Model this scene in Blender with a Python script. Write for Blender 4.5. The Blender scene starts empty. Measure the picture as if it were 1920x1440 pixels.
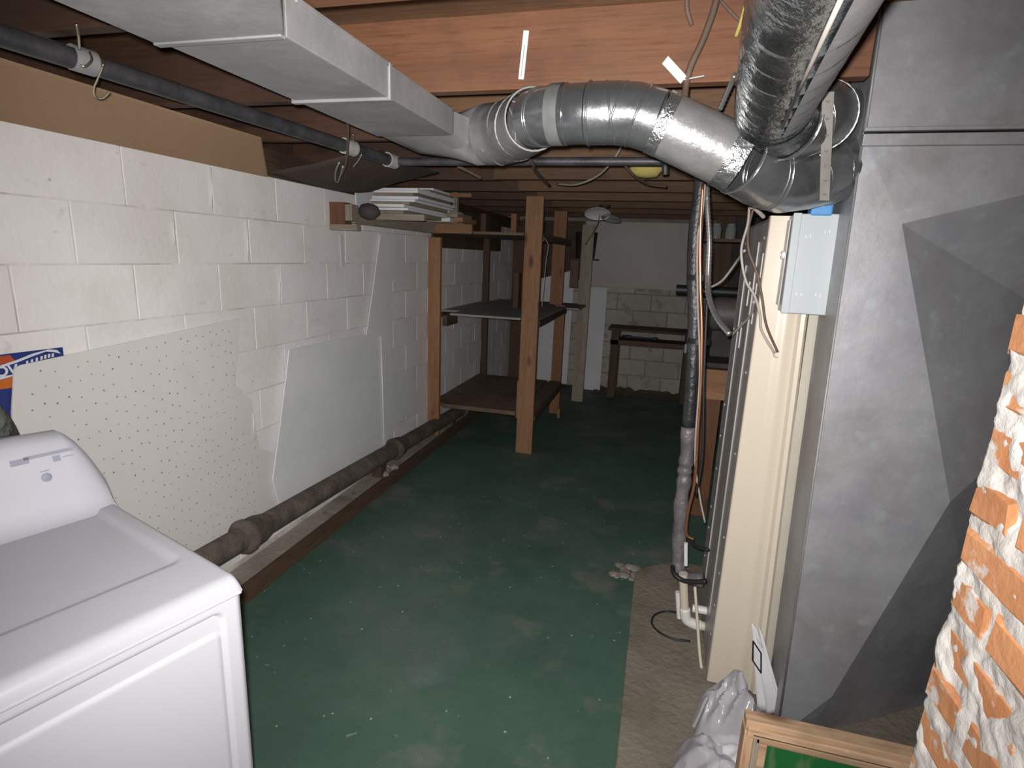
import bpy, bmesh, math, random
from mathutils import Vector, Matrix, noise
random.seed(7)
S = bpy.context.scene
COL = S.collection
PI = math.pi

# ------------------------------------------------------------------ camera
CAMZ = 1.62
FPX = 1045.28
def cam_axes(pitch, roll, yaw):
    cy, sy = math.cos(yaw), math.sin(yaw); cp, sp = math.cos(pitch), math.sin(pitch)
    f = Vector((sy*cp, cy*cp, sp)); r = Vector((cy, -sy, 0)); u = r.cross(f)
    cr, sr = math.cos(roll), math.sin(roll)
    return cr*r+sr*u, -sr*r+cr*u, f
RT, UP, FW = cam_axes(-0.22625304, 0.04009248, -0.25812737)
cam = bpy.data.cameras.new('camera'); cam_o = bpy.data.objects.new('camera', cam); COL.objects.link(cam_o)
m = Matrix((RT, UP, -FW)).transposed().to_4x4(); m.translation = Vector((0, 0, CAMZ))
cam_o.matrix_world = m
cam.sensor_width = 36; cam.lens = 36*FPX/1920; cam.clip_start = 0.02
S.camera = cam_o
# ------------------------------------------------------------------ world, lights, exposure
W = bpy.data.worlds.new('world'); S.world = W; W.use_nodes = True
W.node_tree.nodes['Background'].inputs[0].default_value = (0.80, 0.88, 1.0, 1)
W.node_tree.nodes['Background'].inputs[1].default_value = 0.03
fl = bpy.data.lights.new('flash', 'SPOT'); fl.energy = 295; fl.spot_size = math.radians(125); fl.spot_blend = 1.0
fl.shadow_soft_size = 0.012; fl.color = (1.0, 0.97, 0.95)
fl_o = bpy.data.objects.new('flash', fl); COL.objects.link(fl_o)
mm = m.copy(); mm.translation = Vector((0, 0, CAMZ)) + RT*-0.015 + UP*0.025 - FW*0.005
fl_o.matrix_world = mm
S.view_settings.view_transform = 'Standard'; S.view_settings.look = 'None'
S.view_settings.exposure = 0.0; S.view_settings.gamma = 1.0
S.view_settings.use_curve_mapping = False

# ------------------------------------------------------------------ pixel -> point on a real plane
def ray(x, y): return RT*((x-960)/FPX) - UP*((y-720)/FPX) + FW
def PX(x, y, X): d = ray(x, y); d = d*(X/d.x); return Vector((d.x, d.y, d.z+CAMZ))
def PY(x, y, Y): d = ray(x, y); d = d*(Y/d.y); return Vector((d.x, d.y, d.z+CAMZ))
def PZ(x, y, Z): d = ray(x, y); d = d*((Z-CAMZ)/d.z); return Vector((d.x, d.y, d.z+CAMZ))

# ------------------------------------------------------------------ materials
def mat(name, c1, c2=None, scale=3.0, rough=0.7, metal=0.0, bump=0.0, bscale=None, stretch=(1,1,1),
        layers=(), rnd=0.0, ramp=(0.35, 0.65), spec=0.5, aniso=None, trans=0.0, alpha=1.0, rvar=0.0, coat=0.0):
    """c1..c2 mixed by noise in world space; layers = [(kind, scale, stretch, lo, hi, colour, strength)]"""
    M = bpy.data.materials.new(name); M.use_nodes = True
    N = M.node_tree.nodes; L = M.node_tree.links; B = N['Principled BSDF']
    geo = N.new('ShaderNodeNewGeometry'); pos = geo.outputs['Position']
    def mp(st):
        n = N.new('ShaderNodeMapping'); n.inputs['Scale'].default_value = st; L.new(pos, n.inputs[0]); return n.outputs[0]
    def noi(sc, st, det=5, ro=0.6):
        n = N.new('ShaderNodeTexNoise'); n.inputs['Scale'].default_value = sc; n.inputs['Detail'].default_value = det
        n.inputs['Roughness'].default_value = ro; L.new(mp(st), n.inputs['Vector']); return n.outputs['Fac']
    def maprange(v, lo, hi, a=0.0, b=1.0):
        n = N.new('ShaderNodeMapRange'); n.inputs[1].default_value = lo; n.inputs[2].default_value = hi
        n.inputs[3].default_value = a; n.inputs[4].default_value = b; L.new(v, n.inputs[0]); return n.outputs[0]
    def mix(f, a, b, s=1.0):
        n = N.new('ShaderNodeMix'); n.data_type = 'RGBA'
        if s != 1.0:
            q = N.new('ShaderNodeMath'); q.operation = 'MULTIPLY'; L.new(f, q.inputs[0]); q.inputs[1].default_value = s; f = q.outputs[0]
        L.new(f, n.inputs[0])
        for i, c in ((6, a), (7, b)):
            if isinstance(c, tuple): n.inputs[i].default_value = (*c, 1)
            else: L.new(c, n.inputs[i])
        return n.outputs[2]
    base = mix(maprange(noi(scale, stretch), *ramp), c1, c2 if c2 else c1)
    for (kind, sc, st, lo, hi, colr, k) in layers:
        if kind == 'n': f = noi(sc, st)
        else:
            n = N.new('ShaderNodeTexVoronoi'); n.inputs['Scale'].default_value = sc; L.new(mp(st), n.inputs['Vector']); f = n.outputs['Distance']
        base = mix(maprange(f, lo, hi), base, colr, k)
    if rnd:
        oi = N.new('ShaderNodeObjectInfo'); h = N.new('ShaderNodeHueSaturation')
        L.new(maprange(oi.outputs['Random'], 0, 1, 1-rnd, 1+rnd), h.inputs['Value']); L.new(base, h.inputs['Color']); base = h.outputs[0]
    L.new(base, B.inputs['Base Color'])
    B.inputs['Roughness'].default_value = rough; B.inputs['Metallic'].default_value = metal
    B.inputs['Specular IOR Level'].default_value = spec
    if rvar: L.new(maprange(noi(scale*2.3, stretch), .3, .7, rough-rvar, rough+rvar), B.inputs['Roughness'])
    if coat: B.inputs['Coat Weight'].default_value = coat; B.inputs['Coat Roughness'].default_value = .15
    if trans: B.inputs['Transmission Weight'].default_value = trans; B.inputs['IOR'].default_value = 1.1
    if alpha < 1: B.inputs['Alpha'].default_value = alpha
    if bump:
        b = N.new('ShaderNodeBump'); b.inputs['Strength'].default_value = bump; b.inputs['Distance'].default_value = 0.01
        L.new(noi(bscale or scale*4, stretch), b.inputs['Height']); L.new(b.outputs[0], B.inputs['Normal'])
    return M

def wood(name, c1, c2, axis, rough=.75, knots=(.12,.05,.025), rnd=.12, dirt=None, sc=1.0):
    st = [9*sc, 9*sc, 9*sc]; st[axis] = .55*sc
    ks = [7, 7, 7]; ks[axis] = 3.0
    ly = [('n', 3.0, tuple(4*s for s in st), .50, .66, tuple(.62*a for a in c1), .6), ('v', 1.0, tuple(ks), .20, .07, knots, .9), ('n', 1.0, (2.2,2.2,2.2), .56, .70, tuple(.5*a for a in c1), .55)]
    if dirt: ly.append(('n', 2.5, (1,1,1), .5, .7, dirt, .6))
    return mat(name, c1, c2, scale=1.0, stretch=tuple(st), rough=rough, bump=.25, bscale=3.5, layers=ly, rnd=rnd)

FIR = [wood('fir_joist_%s' % 'xyz'[a], (.112,.043,.0185), (.160,.067,.030), a, knots=(.055,.025,.013), dirt=(.11,.055,.028)) for a in range(3)]
FIRD = wood('dark_joist', (.048,.022,.012), (.08,.038,.021), 0, knots=(.03,.014,.008), dirt=(.045,.022,.013))
FIRM = wood('aged_joist', (.095,.046,.021), (.14,.074,.036), 0, knots=(.05,.02,.012), dirt=(.085,.045,.025))
DARKW = [wood('dark_old_wood_%s' % 'xyz'[a], (.062,.034,.020), (.10,.058,.034), a, rnd=.2) for a in range(3)]
POSTW = [wood('post_wood_%s' % 'xyz'[a], (.23,.112,.052), (.31,.165,.082), a, knots=(.06,.028,.014), rnd=.12, dirt=(.15,.08,.042)) for a in range(3)]
GREYW = [wood('grey_weathered_wood_%s' % 'xyz'[a], (.22,.18,.14), (.32,.27,.21), a, rnd=.2) for a in range(3)]
WALLP = mat('white_wall_paint', (.68,.645,.635), (.77,.745,.735), scale=2.2, rough=.75, bump=.16, bscale=38, rnd=.035,
            layers=[('n', 1.6, (1,1,1), .56, .74, (.56,.53,.43), .55), ('n', 9, (1,1,1.6), .64, .74, (.40,.37,.33), .4),
                    ('v', 7, (1,1,1), .05, .02, (.25,.2,.17), .5)])
MORTP = mat('painted_mortar', (.50,.47,.44), (.72,.69,.67), scale=5, rough=.8, bump=.3, bscale=60,
            layers=[('n', 3.5, (1,1,1), .52, .62, (.34,.30,.26), .6)])
BACKP = mat('old_whitewash', (.36,.33,.29), (.47,.44,.40), scale=3, rough=.85, bump=.8, bscale=30, rnd=.08,
            layers=[('n', 6, (1,1,1), .55, .68, (.18,.15,.11), .7)])
BACKM = mat('old_mortar', (.20,.18,.15), (.28,.25,.21), scale=6, rough=.9, bump=.6)
PANELW = mat('grey_panel_paint', (.44,.40,.38), (.50,.46,.44), scale=2, rough=.7, bump=.1,
             layers=[('n', 5, (3,1,.8), .66, .74, (.22,.17,.13), .6)])
FLOORM = mat('worn_green_floor', (0.0432,0.0898,0.0644), (0.063,0.12,0.0883), scale=1.6, rough=.6, rvar=.12, bump=.25, bscale=25,
             layers=[('n', 1.3, (1,1,1), .48, .68, (.105,.125,.11), .7), ('n', 2.6, (1,1,1), .56, .70, (.16,.155,.135), .6),
                     ('n', 2.1, (1,1,1), .60, .74, (.13,.16,.17), .6),
                     ('v', 13, (1,1,1), .075, .04, (.36,.40,.36), .85), ('n', 14, (1,1,1), .69, .74, (.26,.28,.25), .7)])
PADM = mat('dirty_concrete', (0.135,0.113,0.0855), (0.198,0.171,0.135), scale=3, rough=.9, bump=.9, bscale=35,
           layers=[('n', 2.2, (1,1,1), .52, .66, (.085,.065,.045), .75), ('n', 14, (1,1,1), .64, .72, (.27,.25,.21), .5)])
LEDGEM = mat('dusty_concrete_ledge', (.26,.225,.19), (.34,.30,.26), scale=4, rough=.9, bump=.6, bscale=30,
             layers=[('n', 5, (1,1,1), .58, .68, (.15,.12,.09), .6)])
SUBF = wood('subfloor_wood', (.11,.055,.026), (.19,.10,.05), 0)
TANB = mat('tan_fibreboard', (0.299,0.189,0.11), (0.343,0.224,0.136), scale=2, rough=.85, bump=.15, bscale=60)
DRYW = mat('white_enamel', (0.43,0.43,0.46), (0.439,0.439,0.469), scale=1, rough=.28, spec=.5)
DRYTOP = mat('white_enamel_shaded_top', (0.353,0.353,0.382), (0.361,0.361,0.391), scale=1, rough=.3)  # same enamel, with the dimness of grazing light put into the colour
DRYC = mat('white_plastic', (0.404,0.404,0.447), (0.413,0.413,0.456), scale=1, rough=.35)
MARK = mat('grey_print', (.22,.22,.27), rough=.6)
GALV = mat('galvanised_steel', (0.248,0.244,0.26), (0.335,0.332,0.347), scale=5, rough=.48, metal=.4, bump=.10, bscale=20, rvar=.08,
           layers=[('n', 2.2, (1,1,1), .50, .70, (.205,.175,.165), .8), ('n', 14, (1,1,1), .58, .70, (.40,.41,.43), .5), ('v', 26, (1,1,1), .05, .4, (.26,.27,.285), .35)])
GALVD = mat('dusty_galvanised', (0.23,0.23,0.234), (0.295,0.291,0.295), scale=5, rough=.6, metal=.35, bump=.15, bscale=25,
            layers=[('n', 3.0, (1,2,1), .48, .66, (.20,.205,.20), .7), ('n', 1.7, (1,1,1), .52, .60, (.42,.41,.405), .5), ('n', 10, (1,1,1), .66, .72, (.44,.41,.38), .7)])
FOIL = mat('foil_tape', (0.385,0.392,0.399), (0.49,0.497,0.504), scale=9, rough=.25, metal=.9, bump=.9, bscale=40)
ROUND = mat('round_duct_steel', (0.238,0.248,0.259), (0.331,0.342,0.353), scale=6, rough=.25, metal=.85, bump=.3, bscale=9, rvar=.1,
            layers=[('n', 5, (1,1,1), .50, .68, (.27,.265,.26), .7)])
FLEX = mat('flexible_foil', (0.2,0.216,0.224), (0.368,0.392,0.4), scale=8, rough=.17, metal=.95, bump=.8, bscale=26)
CREAM = mat('cream_enamel', (0.486,0.429,0.346), (0.509,0.448,0.365), scale=1, rough=.35, spec=.5)
BEIGE = mat('beige_enamel', (0.36,0.328,0.272), (0.4,0.368,0.304), scale=2, rough=.4)
GSIDE = mat('dull_cabinet_steel', (0.281,0.264,0.255), (0.391,0.37,0.357), scale=6, rough=.40, metal=.1, bump=.2, stretch=(1,1,.25))
BOXG = mat('grey_enamel', (0.347,0.378,0.391), (0.36,0.391,0.403), scale=1, rough=.38)
BLUE = mat('blue_plastic', (.055,.20,.44), (.07,.24,.50), scale=9, rough=.5)
WHITE = mat('white_plastic_bright', (0.592,0.592,0.576), rough=.45)
WHITEB = mat('white_painted_board', (0.589,0.589,0.608), (0.665,0.665,0.684), scale=2, rough=.6)
PALEB = mat('pale_blue_grey_board_and_shadow', (0.632,0.644,0.65), (0.69,0.701,0.707), scale=3, rough=.7, bump=.1,
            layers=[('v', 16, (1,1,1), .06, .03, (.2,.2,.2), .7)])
PEG = mat('painted_pegboard', (.635,.608,.592), (.68,.655,.635), scale=2, rough=.6, bump=.08,
          layers=[('n', 4, (1,1,1), .55, .72, (.59,.575,.555), .5)])
HOLE = mat('hole_dark', (.20,.18,.165), rough=.9)
BLACK = mat('black_rubber', (.012,.012,.013), rough=.5)
BLKPIPE = mat('black_iron', (.03,.03,.033), (.07,.068,.075), scale=10, rough=.5, metal=.3, bump=.2)
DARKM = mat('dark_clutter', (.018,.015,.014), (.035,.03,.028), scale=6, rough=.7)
SOIL = mat('dusty_cast_iron', (0.068,0.052,0.0416), (0.136,0.108,0.088), scale=9, rough=.9, bump=1.0, bscale=28,
           layers=[('n', 6, (1,1,1), .52, .64, (.055,.045,.04), .6)])
COPPER = mat('copper', (.72,.33,.20), (.60,.27,.16), scale=5, rough=.3, metal=.9)
STEELC = mat('flexible_steel', (0.44,0.44,0.432), (0.528,0.528,0.52), scale=9, rough=.3, metal=.85)
PVC = mat('white_pvc', (0.576,0.56,0.528), (0.608,0.592,0.56), scale=3, rough=.4)
PVCY = mat('aged_pvc', (.46,.41,.33), (.52,.47,.38), scale=3, rough=.5)
CABG = mat('grey_cable', (.28,.25,.22), (.34,.31,.28), scale=8, rough=.6)
CABB = mat('brown_cable', (.085,.055,.04), (.12,.08,.055), scale=8, rough=.7)
INSU = mat('pipe_insulation', (.018,.018,.019), (.045,.045,.048), scale=6, rough=.35, bump=.7, bscale=30)
INSG = mat('grey_wrapped_insulation', (.09,.08,.083), (.17,.155,.16), scale=8, rough=.35, bump=.8, bscale=24)
BRICK = mat('old_orange_brick', (0.335,0.133,0.0507), (0.406,0.191,0.0842), scale=7, rough=.9, bump=.25, bscale=50, rnd=.13,
            layers=[('n', 9, (1,1,1.4), .56, .61, (.42,.385,.35), .95), ('n', 30, (1,1,1), .66, .72, (.44,.37,.31), .6)])
LIME = mat('white_lime_mortar', (0.352,0.328,0.3), (0.448,0.428,0.404), scale=12, rough=.95, bump=.55, bscale=35,
           layers=[('n', 16, (1,1,1), .66, .73, (.50,.33,.24), .5)])
SAG = mat('dark_tar_paper', (.030,.018,.013), (.055,.035,.026), scale=4, rough=.85, bump=.5)
FRAMEW = wood('old_frame_wood', (.40,.24,.135), (.54,.36,.22), 0, dirt=(.22,.15,.10))
FRAMEV = wood('old_frame_wood_side', (.46,.27,.15), (.58,.38,.23), 2)
GREEN = mat('green_board', (.008,.10,.022), (.015,.14,.035), scale=3, rough=.55,
            layers=[('n', 2.2, (7,1,2.0), .54, .62, (.10,.17,.07), .7)])
def plastic_bag():
    M = mat('clear_plastic', (.50,.48,.52), (.56,.55,.59), scale=5, rough=.24, bump=.15, bscale=8)
    N = M.node_tree.nodes; L = M.node_tree.links; B = N['Principled BSDF']; B.inputs['Alpha'].default_value = .55
    return M
BAG = plastic_bag()
PAPER = mat('white_paper', (0.527,0.518,0.535), (0.595,0.586,0.603), scale=3, rough=.6)
SBLUE = mat('print_blue', (.020,.035,.16), rough=.5)
SORG = mat('print_orange', (.50,.13,.02), rough=.5)
SRED = mat('print_red', (.42,.07,.025), rough=.5)
SWHT = mat('print_white', (.62,.62,.66), rough=.5)
VENT = mat('dusty_grey_hose', (.085,.09,.08), (.15,.155,.14), scale=14, rough=.8, bump=.8, bscale=40)
YELL = mat('yellow_foam', (.33,.27,.07), (.40,.33,.10), scale=9, rough=.8, bump=.4)
GALVH = mat('hanger_steel', (.36,.34,.32), (.45,.43,.41), scale=12, rough=.45, metal=.6)
BRASSY = mat('wire_steel', (.55,.50,.38), rough=.3, metal=.9)
TANK = mat('dark_grey_tank', (.085,.07,.07), (.11,.09,.09), scale=3, rough=.5)
OLDPL = mat('old_plywood', (.21,.205,.195), (.28,.27,.26), scale=4, stretch=(1,.3,1), rough=.75, bump=.2)
BROWNSH = mat('brown_shelf_board', (.10,.065,.045), (.15,.10,.07), scale=4, rough=.8, bump=.3)
GLASSY = mat('glass_shine', (.5,.52,.52), rough=.08, metal=.6)

# ------------------------------------------------------------------ mesh helpers
class MB:
    def __init__(s): s.v = []; s.f = []
    def add(s, vs, fs):
        k = len(s.v); s.v += [tuple(v) for v in vs]; s.f += [tuple(i+k for i in f) for f in fs]; return s
    def box(s, x0, x1, y0, y1, z0, z1, mtx=None):
        vs = [Vector((x, y, z)) for z in (z0, z1) for y in (y0, y1) for x in (x0, x1)]
        if mtx: vs = [mtx @ v for v in vs]
        return s.add(vs, [(0,2,3,1), (4,5,7,6), (0,1,5,4), (2,6,7,3), (0,4,6,2), (1,3,7,5)])
    def beam(s, a, b, w, h, up=Vector((0,0,1))):
        """a rectangular bar from a to b, w wide across, h along up"""
        a, b = Vector(a), Vector(b); d = (b-a).normalized()
        side = d.cross(up)
        side = side.normalized() if side.length > 1e-4 else Vector((1,0,0))
        u = side.cross(d).normalized()
        vs = [p + side*i*w/2 + u*j*h/2 for p in (a, b) for j in (-1, 1) for i in (-1, 1)]
        return s.add(vs, [(0,2,3,1), (4,5,7,6), (0,1,5,4), (2,6,7,3), (0,4,6,2), (1,3,7,5)])
    def quadslab(s, pts, n, t):
        """flat polygon pts given thickness t along n"""
        n = Vector(n).normalized()*t; k = len(pts); P = [Vector(p) for p in pts]
        vs = P + [p+n for p in P]
        fs = [tuple(range(k)), tuple(range(2*k-1, k-1, -1))] + [(i, i+k, (i+1) % k + k, (i+1) % k) for i in range(k)]
        return s.add(vs, fs)
    def tube(s, pts, r, n=12, cap=True, ref=None):
        P = [Vector(p) for p in pts]; k = len(P)
        R = r if isinstance(r, (list, tuple)) else [r]*k
        T = []
        for i in range(k):
            a = (P[i]-P[i-1]).normalized() if i else (P[1]-P[0]).normalized()
            b = (P[i+1]-P[i]).normalized() if i < k-1 else a
            T.append((a, b))
        t0 = T[0][1]; up = Vector(ref) if ref else (Vector((0,0,1)) if abs(t0.z) < .9 else Vector((1,0,0)))
        u = (up - t0*up.dot(t0)).normalized(); vs = []
        for i in range(k):
            a, b = T[i]; t = (a+b).normalized() if (a+b).length > 1e-5 else a
            u = (u - t*u.dot(t)).normalized(); w = t.cross(u)
            c = max(.5, t.dot(a)); bend = (b-a)
            bd = (bend - t*bend.dot(t)); bd = bd.normalized() if bd.length > 1e-4 else None
            for j in range(n):
                an = 2*PI*j/n; d = u*math.cos(an)+w*math.sin(an)
                if bd is not None: d = d + bd*d.dot(bd)*(1/c-1)
                vs.append(P[i]+d*R[i])
        fs = [(i*n+j, i*n+(j+1) % n, (i+1)*n+(j+1) % n, (i+1)*n+j) for i in range(k-1) for j in range(n)]
        if cap: fs += [tuple(range(n-1, -1, -1)), tuple(range((k-1)*n, k*n))]
        return s.add(vs, fs)
    def disc(s, c, nrm, r, t, n=16):
        nrm = Vector(nrm).normalized(); c = Vector(c)
        return s.tube([c, c+nrm*t], r, n)
    def lathe(s, c, axis, prof, n=20):
        """prof = [(distance along axis, radius)]"""
        ax = Vector(axis).normalized(); c = Vector(c)
        up = Vector((0,0,1)) if abs(ax.z) < .9 else Vector((1,0,0)); u = (up-ax*up.dot(ax)).normalized(); w = ax.cross(u)
        vs = [c+ax*d+(u*math.cos(2*PI*j/n)+w*math.sin(2*PI*j/n))*max(r, 1e-4) for d, r in prof for j in range(n)]
        k = len(prof)
        return s.add(vs, [(i*n+j, i*n+(j+1) % n, (i+1)*n+(j+1) % n, (i+1)*n+j) for i in range(k-1) for j in range(n)])
    def grid(s, nu, nv, fn):
        vs = [fn(i/(nu-1), j/(nv-1)) for j in range(nv) for i in range(nu)]
        return s.add(vs, [(j*nu+i, j*nu+i+1, (j+1)*nu+i+1, (j+1)*nu+i) for j in range(nv-1) for i in range(nu-1)])

def smooth_path(pts, n=8):
    P = [Vector(p) for p in pts]; P = [2*P[0]-P[1]] + P + [2*P[-1]-P[-2]]; out = []
    for i in range(1, len(P)-2):
        for k in range(n):
            t = k/n; a, b, c, d = P[i-1:i+3]
            out.append(.5*((2*b)+(c-a)*t+(2*a-5*b+4*c-d)*t*t+(3*b-a-3*c+d)*t**3))
    out.append(P[-2]); return out

def link(name, mb, m, parent=None, smooth=False, bevel=0, solid=0):
    me = bpy.data.meshes.new(name); me.from_pydata(mb.v, [], mb.f); me.update()
    b = bmesh.new(); b.from_mesh(me); bmesh.ops.recalc_face_normals(b, faces=b.faces); b.to_mesh(me); b.free()
    me.materials.append(m)
    if smooth:
        for p in me.polygons: p.use_smooth = True
        if smooth == 'auto': me.set_sharp_from_angle(angle=math.radians(35))
    o = bpy.data.objects.new(name, me); COL.objects.link(o)
    if parent is not None:
        o.parent = parent; o.matrix_parent_inverse = PINV.get(parent.name, Matrix.Identity(4))
    if solid:
        d = o.modifiers.new('solid', 'SOLIDIFY'); d.thickness = solid; d.offset = 0
    if bevel:
        d = o.modifiers.new('bevel', 'BEVEL'); d.width = bevel; d.segments = 2; d.limit_method = 'ANGLE'
    return o
PINV = {}
def tag(o, label, cat, group=None, kind=None):
    if label: o['label'] = label
    if cat: o['category'] = cat
    if group: o['group'] = group
    if kind: o['kind'] = kind
    return o
def thing(name, label, cat, loc=(0,0,0), group=None, rotz=0, local=False):
    o = bpy.data.objects.new(name, None); COL.objects.link(o); o.empty_display_size = .05
    o.location = loc; o.rotation_euler = (0, 0, rotz)
    if not local: PINV[o.name] = (Matrix.Translation(Vector(loc)) @ Matrix.Rotation(rotz, 4, 'Z')).inverted()
    return tag(o, label, cat, group)
def struct(name, mb, m, label=None, **k):
    o = link(name, mb, m, **k); o['kind'] = 'structure'
    if label: o['label'] = label; o['category'] = name.split('_')[0]
    return o
def single(name, mb, m, label, cat, group=None, **k): return tag(link(name, mb, m, **k), label, cat, group)
def B(*a): return MB().box(*a)

# ================================================================== SETTING
# floor
fm = MB().grid(60, 120, lambda u, v: (-1.95+4.15*u, -1.2+8.35*v, .004*noise.noise(Vector((u*4.1*1.3, v*8.3*1.3, 0)))))
floor = struct('floor', B(-1.95, 2.2, -1.2, 7.15, -.12, -.001), FLOORM, 'worn green painted concrete floor')
# left wall: backing plus one object per concrete block
WX = -1.88; WTOP = 1.942
wl = struct('wall_left', B(WX-.25, WX-.0012, -1.2, 7.15, 0, WTOP), MORTP, 'white painted concrete block wall on the left')
BH, BL, J = .2032, .4064, .0045
def block_mesh(name, l, h, m, t=.05):
    mb = MB(); c = .0025; x1 = 0.0
    vs = []
    for (x, i) in ((-t, 0), (x1-c*.4, 0), (x1, c)):
        vs += [(x, i, i), (x, l-i, i), (x, l-i, h-i), (x, i, h-i)]
    mb.add(vs, [(0,1,5,4), (1,2,6,5), (2,3,7,6), (3,0,4,7), (4,5,9,8), (5,6,10,9), (6,7,11,10), (7,4,8,11), (8,9,10,11)])
    me = bpy.data.meshes.new(name); me.from_pydata(mb.v, [], mb.f); me.update(); me.materials.append(m)
    b = bmesh.new(); b.from_mesh(me); bmesh.ops.recalc_face_normals(b, faces=b.faces); b.to_mesh(me); b.free()
    return me
bm_full = block_mesh('block', BL-J, BH-J, WALLP); bm_half = block_mesh('block_half', BL/2-J, BH-J, WALLP)
def place_mesh(name, me, loc, parent, rot=(0,0,0)):
    o = bpy.data.objects.new(name, me); COL.objects.link(o); o.parent = parent; o.location = loc; o.rotation_euler = rot; return o
row = 0; z = WTOP-BH
while z > -BH+.02:
    # joints measured: Y 2.25 in the second course from the top, offset by half a block each course
    off = (2.25 % BL) if row % 2 else ((2.25+BL/2) % BL)
    y = off-BL
    while y < 7.1:
        hh = BH-J if z > 0 else BH-J
        if z > -.05:
            place_mesh('block', bm_full, (WX+.0015+random.uniform(-.0008, .0008), y+J/2, z+J/2), wl)
        y += BL
    z -= BH; row += 1
# back wall: rough blocks below, boarded panel above
BY = 7.07
wb = struct('wall_back', B(-2.13, 2.2, BY, BY+.2, 0, 2.3), BACKM, 'rough whitewashed block wall at the far end')
bk_full = block_mesh('rough_block', BL-.014, BH-.014, BACKP)
z = 0.0; row = 0
while z < 1.9:
    x = -1.88 + (BL/2 if row % 2 else 0) - .1
    while x < 1.9:
        place_mesh('block', bk_full, (x+.007, BY-.004+random.uniform(-.004, .003), z+.007), wb, (0, 0, -PI/2))
        x += BL
    z += BH; row += 1
link('upper_panel', B(-1.0, .95, BY-.045, BY-.008, 1.29, 2.065), PANELW, wb, bevel=.003)['label'] = 'smooth grey-painted upper panel'
wr = struct('wall_right', B(2.1, 2.3, -1.2, 7.15, 0, 2.3), BACKP, 'bare block wall on the far right')
# ceiling: subfloor boards + joists
ce = struct('ceiling', B(-2.13, 2.3, -1.2, 7.27, 2.286, 2.33), SUBF, 'wooden subfloor overhead carried on joists')
for i in range(42):
    y = -.6+i*.184
    link('subfloor_board', B(-2.0, (.43 if 1.55 < y < 2.6 else 2.2), y, y+.178, 2.262-.002*(i % 2), 2.285), SUBF, ce)
joists = [1.025-.605, 1.025] + [1.63+.605*k for k in range(0, 9)]
for i, y in enumerate(joists):
    if y < -.5 or y > 6.95: continue
    xe = .42 if .4 < y < 2.6 else 2.1     # cut short where the plenum rises through the floor
    zj = 2.07+random.uniform(-.001, .004)
    link('joist', B(-1.08, xe, y, y+.04, zj, 2.262), FIR[0] if y < 2 else FIRM, ce, bevel=.002)
    link('joist', B(-2.08, -1.05, y+.041, y+.079, zj, 2.262), FIRD, ce, bevel=.002)   # darker lapped joist ends over the left wall
link('sill_plate', B(-2.1, -1.885, -1.2, 7.1, 1.943, 2.068), DARKW[1], ce)
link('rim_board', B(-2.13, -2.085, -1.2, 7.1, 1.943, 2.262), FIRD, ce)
# ledge along the left wall, its board edge
lg = struct('trim_1', B(WX, -1.752, -.6, 6.9, 0, .088), LEDGEM, 'dusty concrete ledge running along the foot of the left wall')
link('form_board', B(-1.752, -1.733, 1.86, 6.9, 0, .094), DARKW[1], lg, bevel=.002)['label'] = 'brown wooden edge board'
link('form_board', B(-1.752, -1.735, -.6, 1.845, 0, .086), DARKW[1], lg, bevel=.002)['label'] = 'brown wooden edge board'
# concrete pad under the furnace
pp = [(-.012, 2.72), (.05, 2.80), (.18, 2.90), (1.9, 2.92), (1.9, -.9), (.004, -.9)]
pad = struct('trim_2', MB().quadslab([(x, y, -.002) for x, y in pp], (0,0,1), .034), PADM, 'dirty concrete pad under the furnace', bevel=.006)

# ================================================================== tan board + wall-top things
tv = [(WX+.004, -.6, 1.944), (WX+.004, 2.40, 1.944), (-1.71, 2.16, 2.066), (-1.71, -.6, 2.066)]
single('fibreboard_strip', MB().quadslab(tv, (-.6,0,-.85), .010), TANB,
       'tan fibreboard strip above the top course of the left wall', 'board', bevel=.001)
# sagging dark sheet beyond the tan board
def sag(u, v):
    y = 2.385+u*.72; x = -1.875+v*.58
    zt = 1.955+.10*v
    dz = -.08*math.sin(PI*u)*math.sin(PI*min(1, v*1.1))
    return (x, y, zt+dz+.006*noise.noise(Vector((x*9, y*9, 1))))
single('tar_paper_sheet', MB().grid(16, 16, sag), SAG, 'dark brown sheet sagging below the joists past the tan board', 'sheet', smooth=True, solid=.004)

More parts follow.
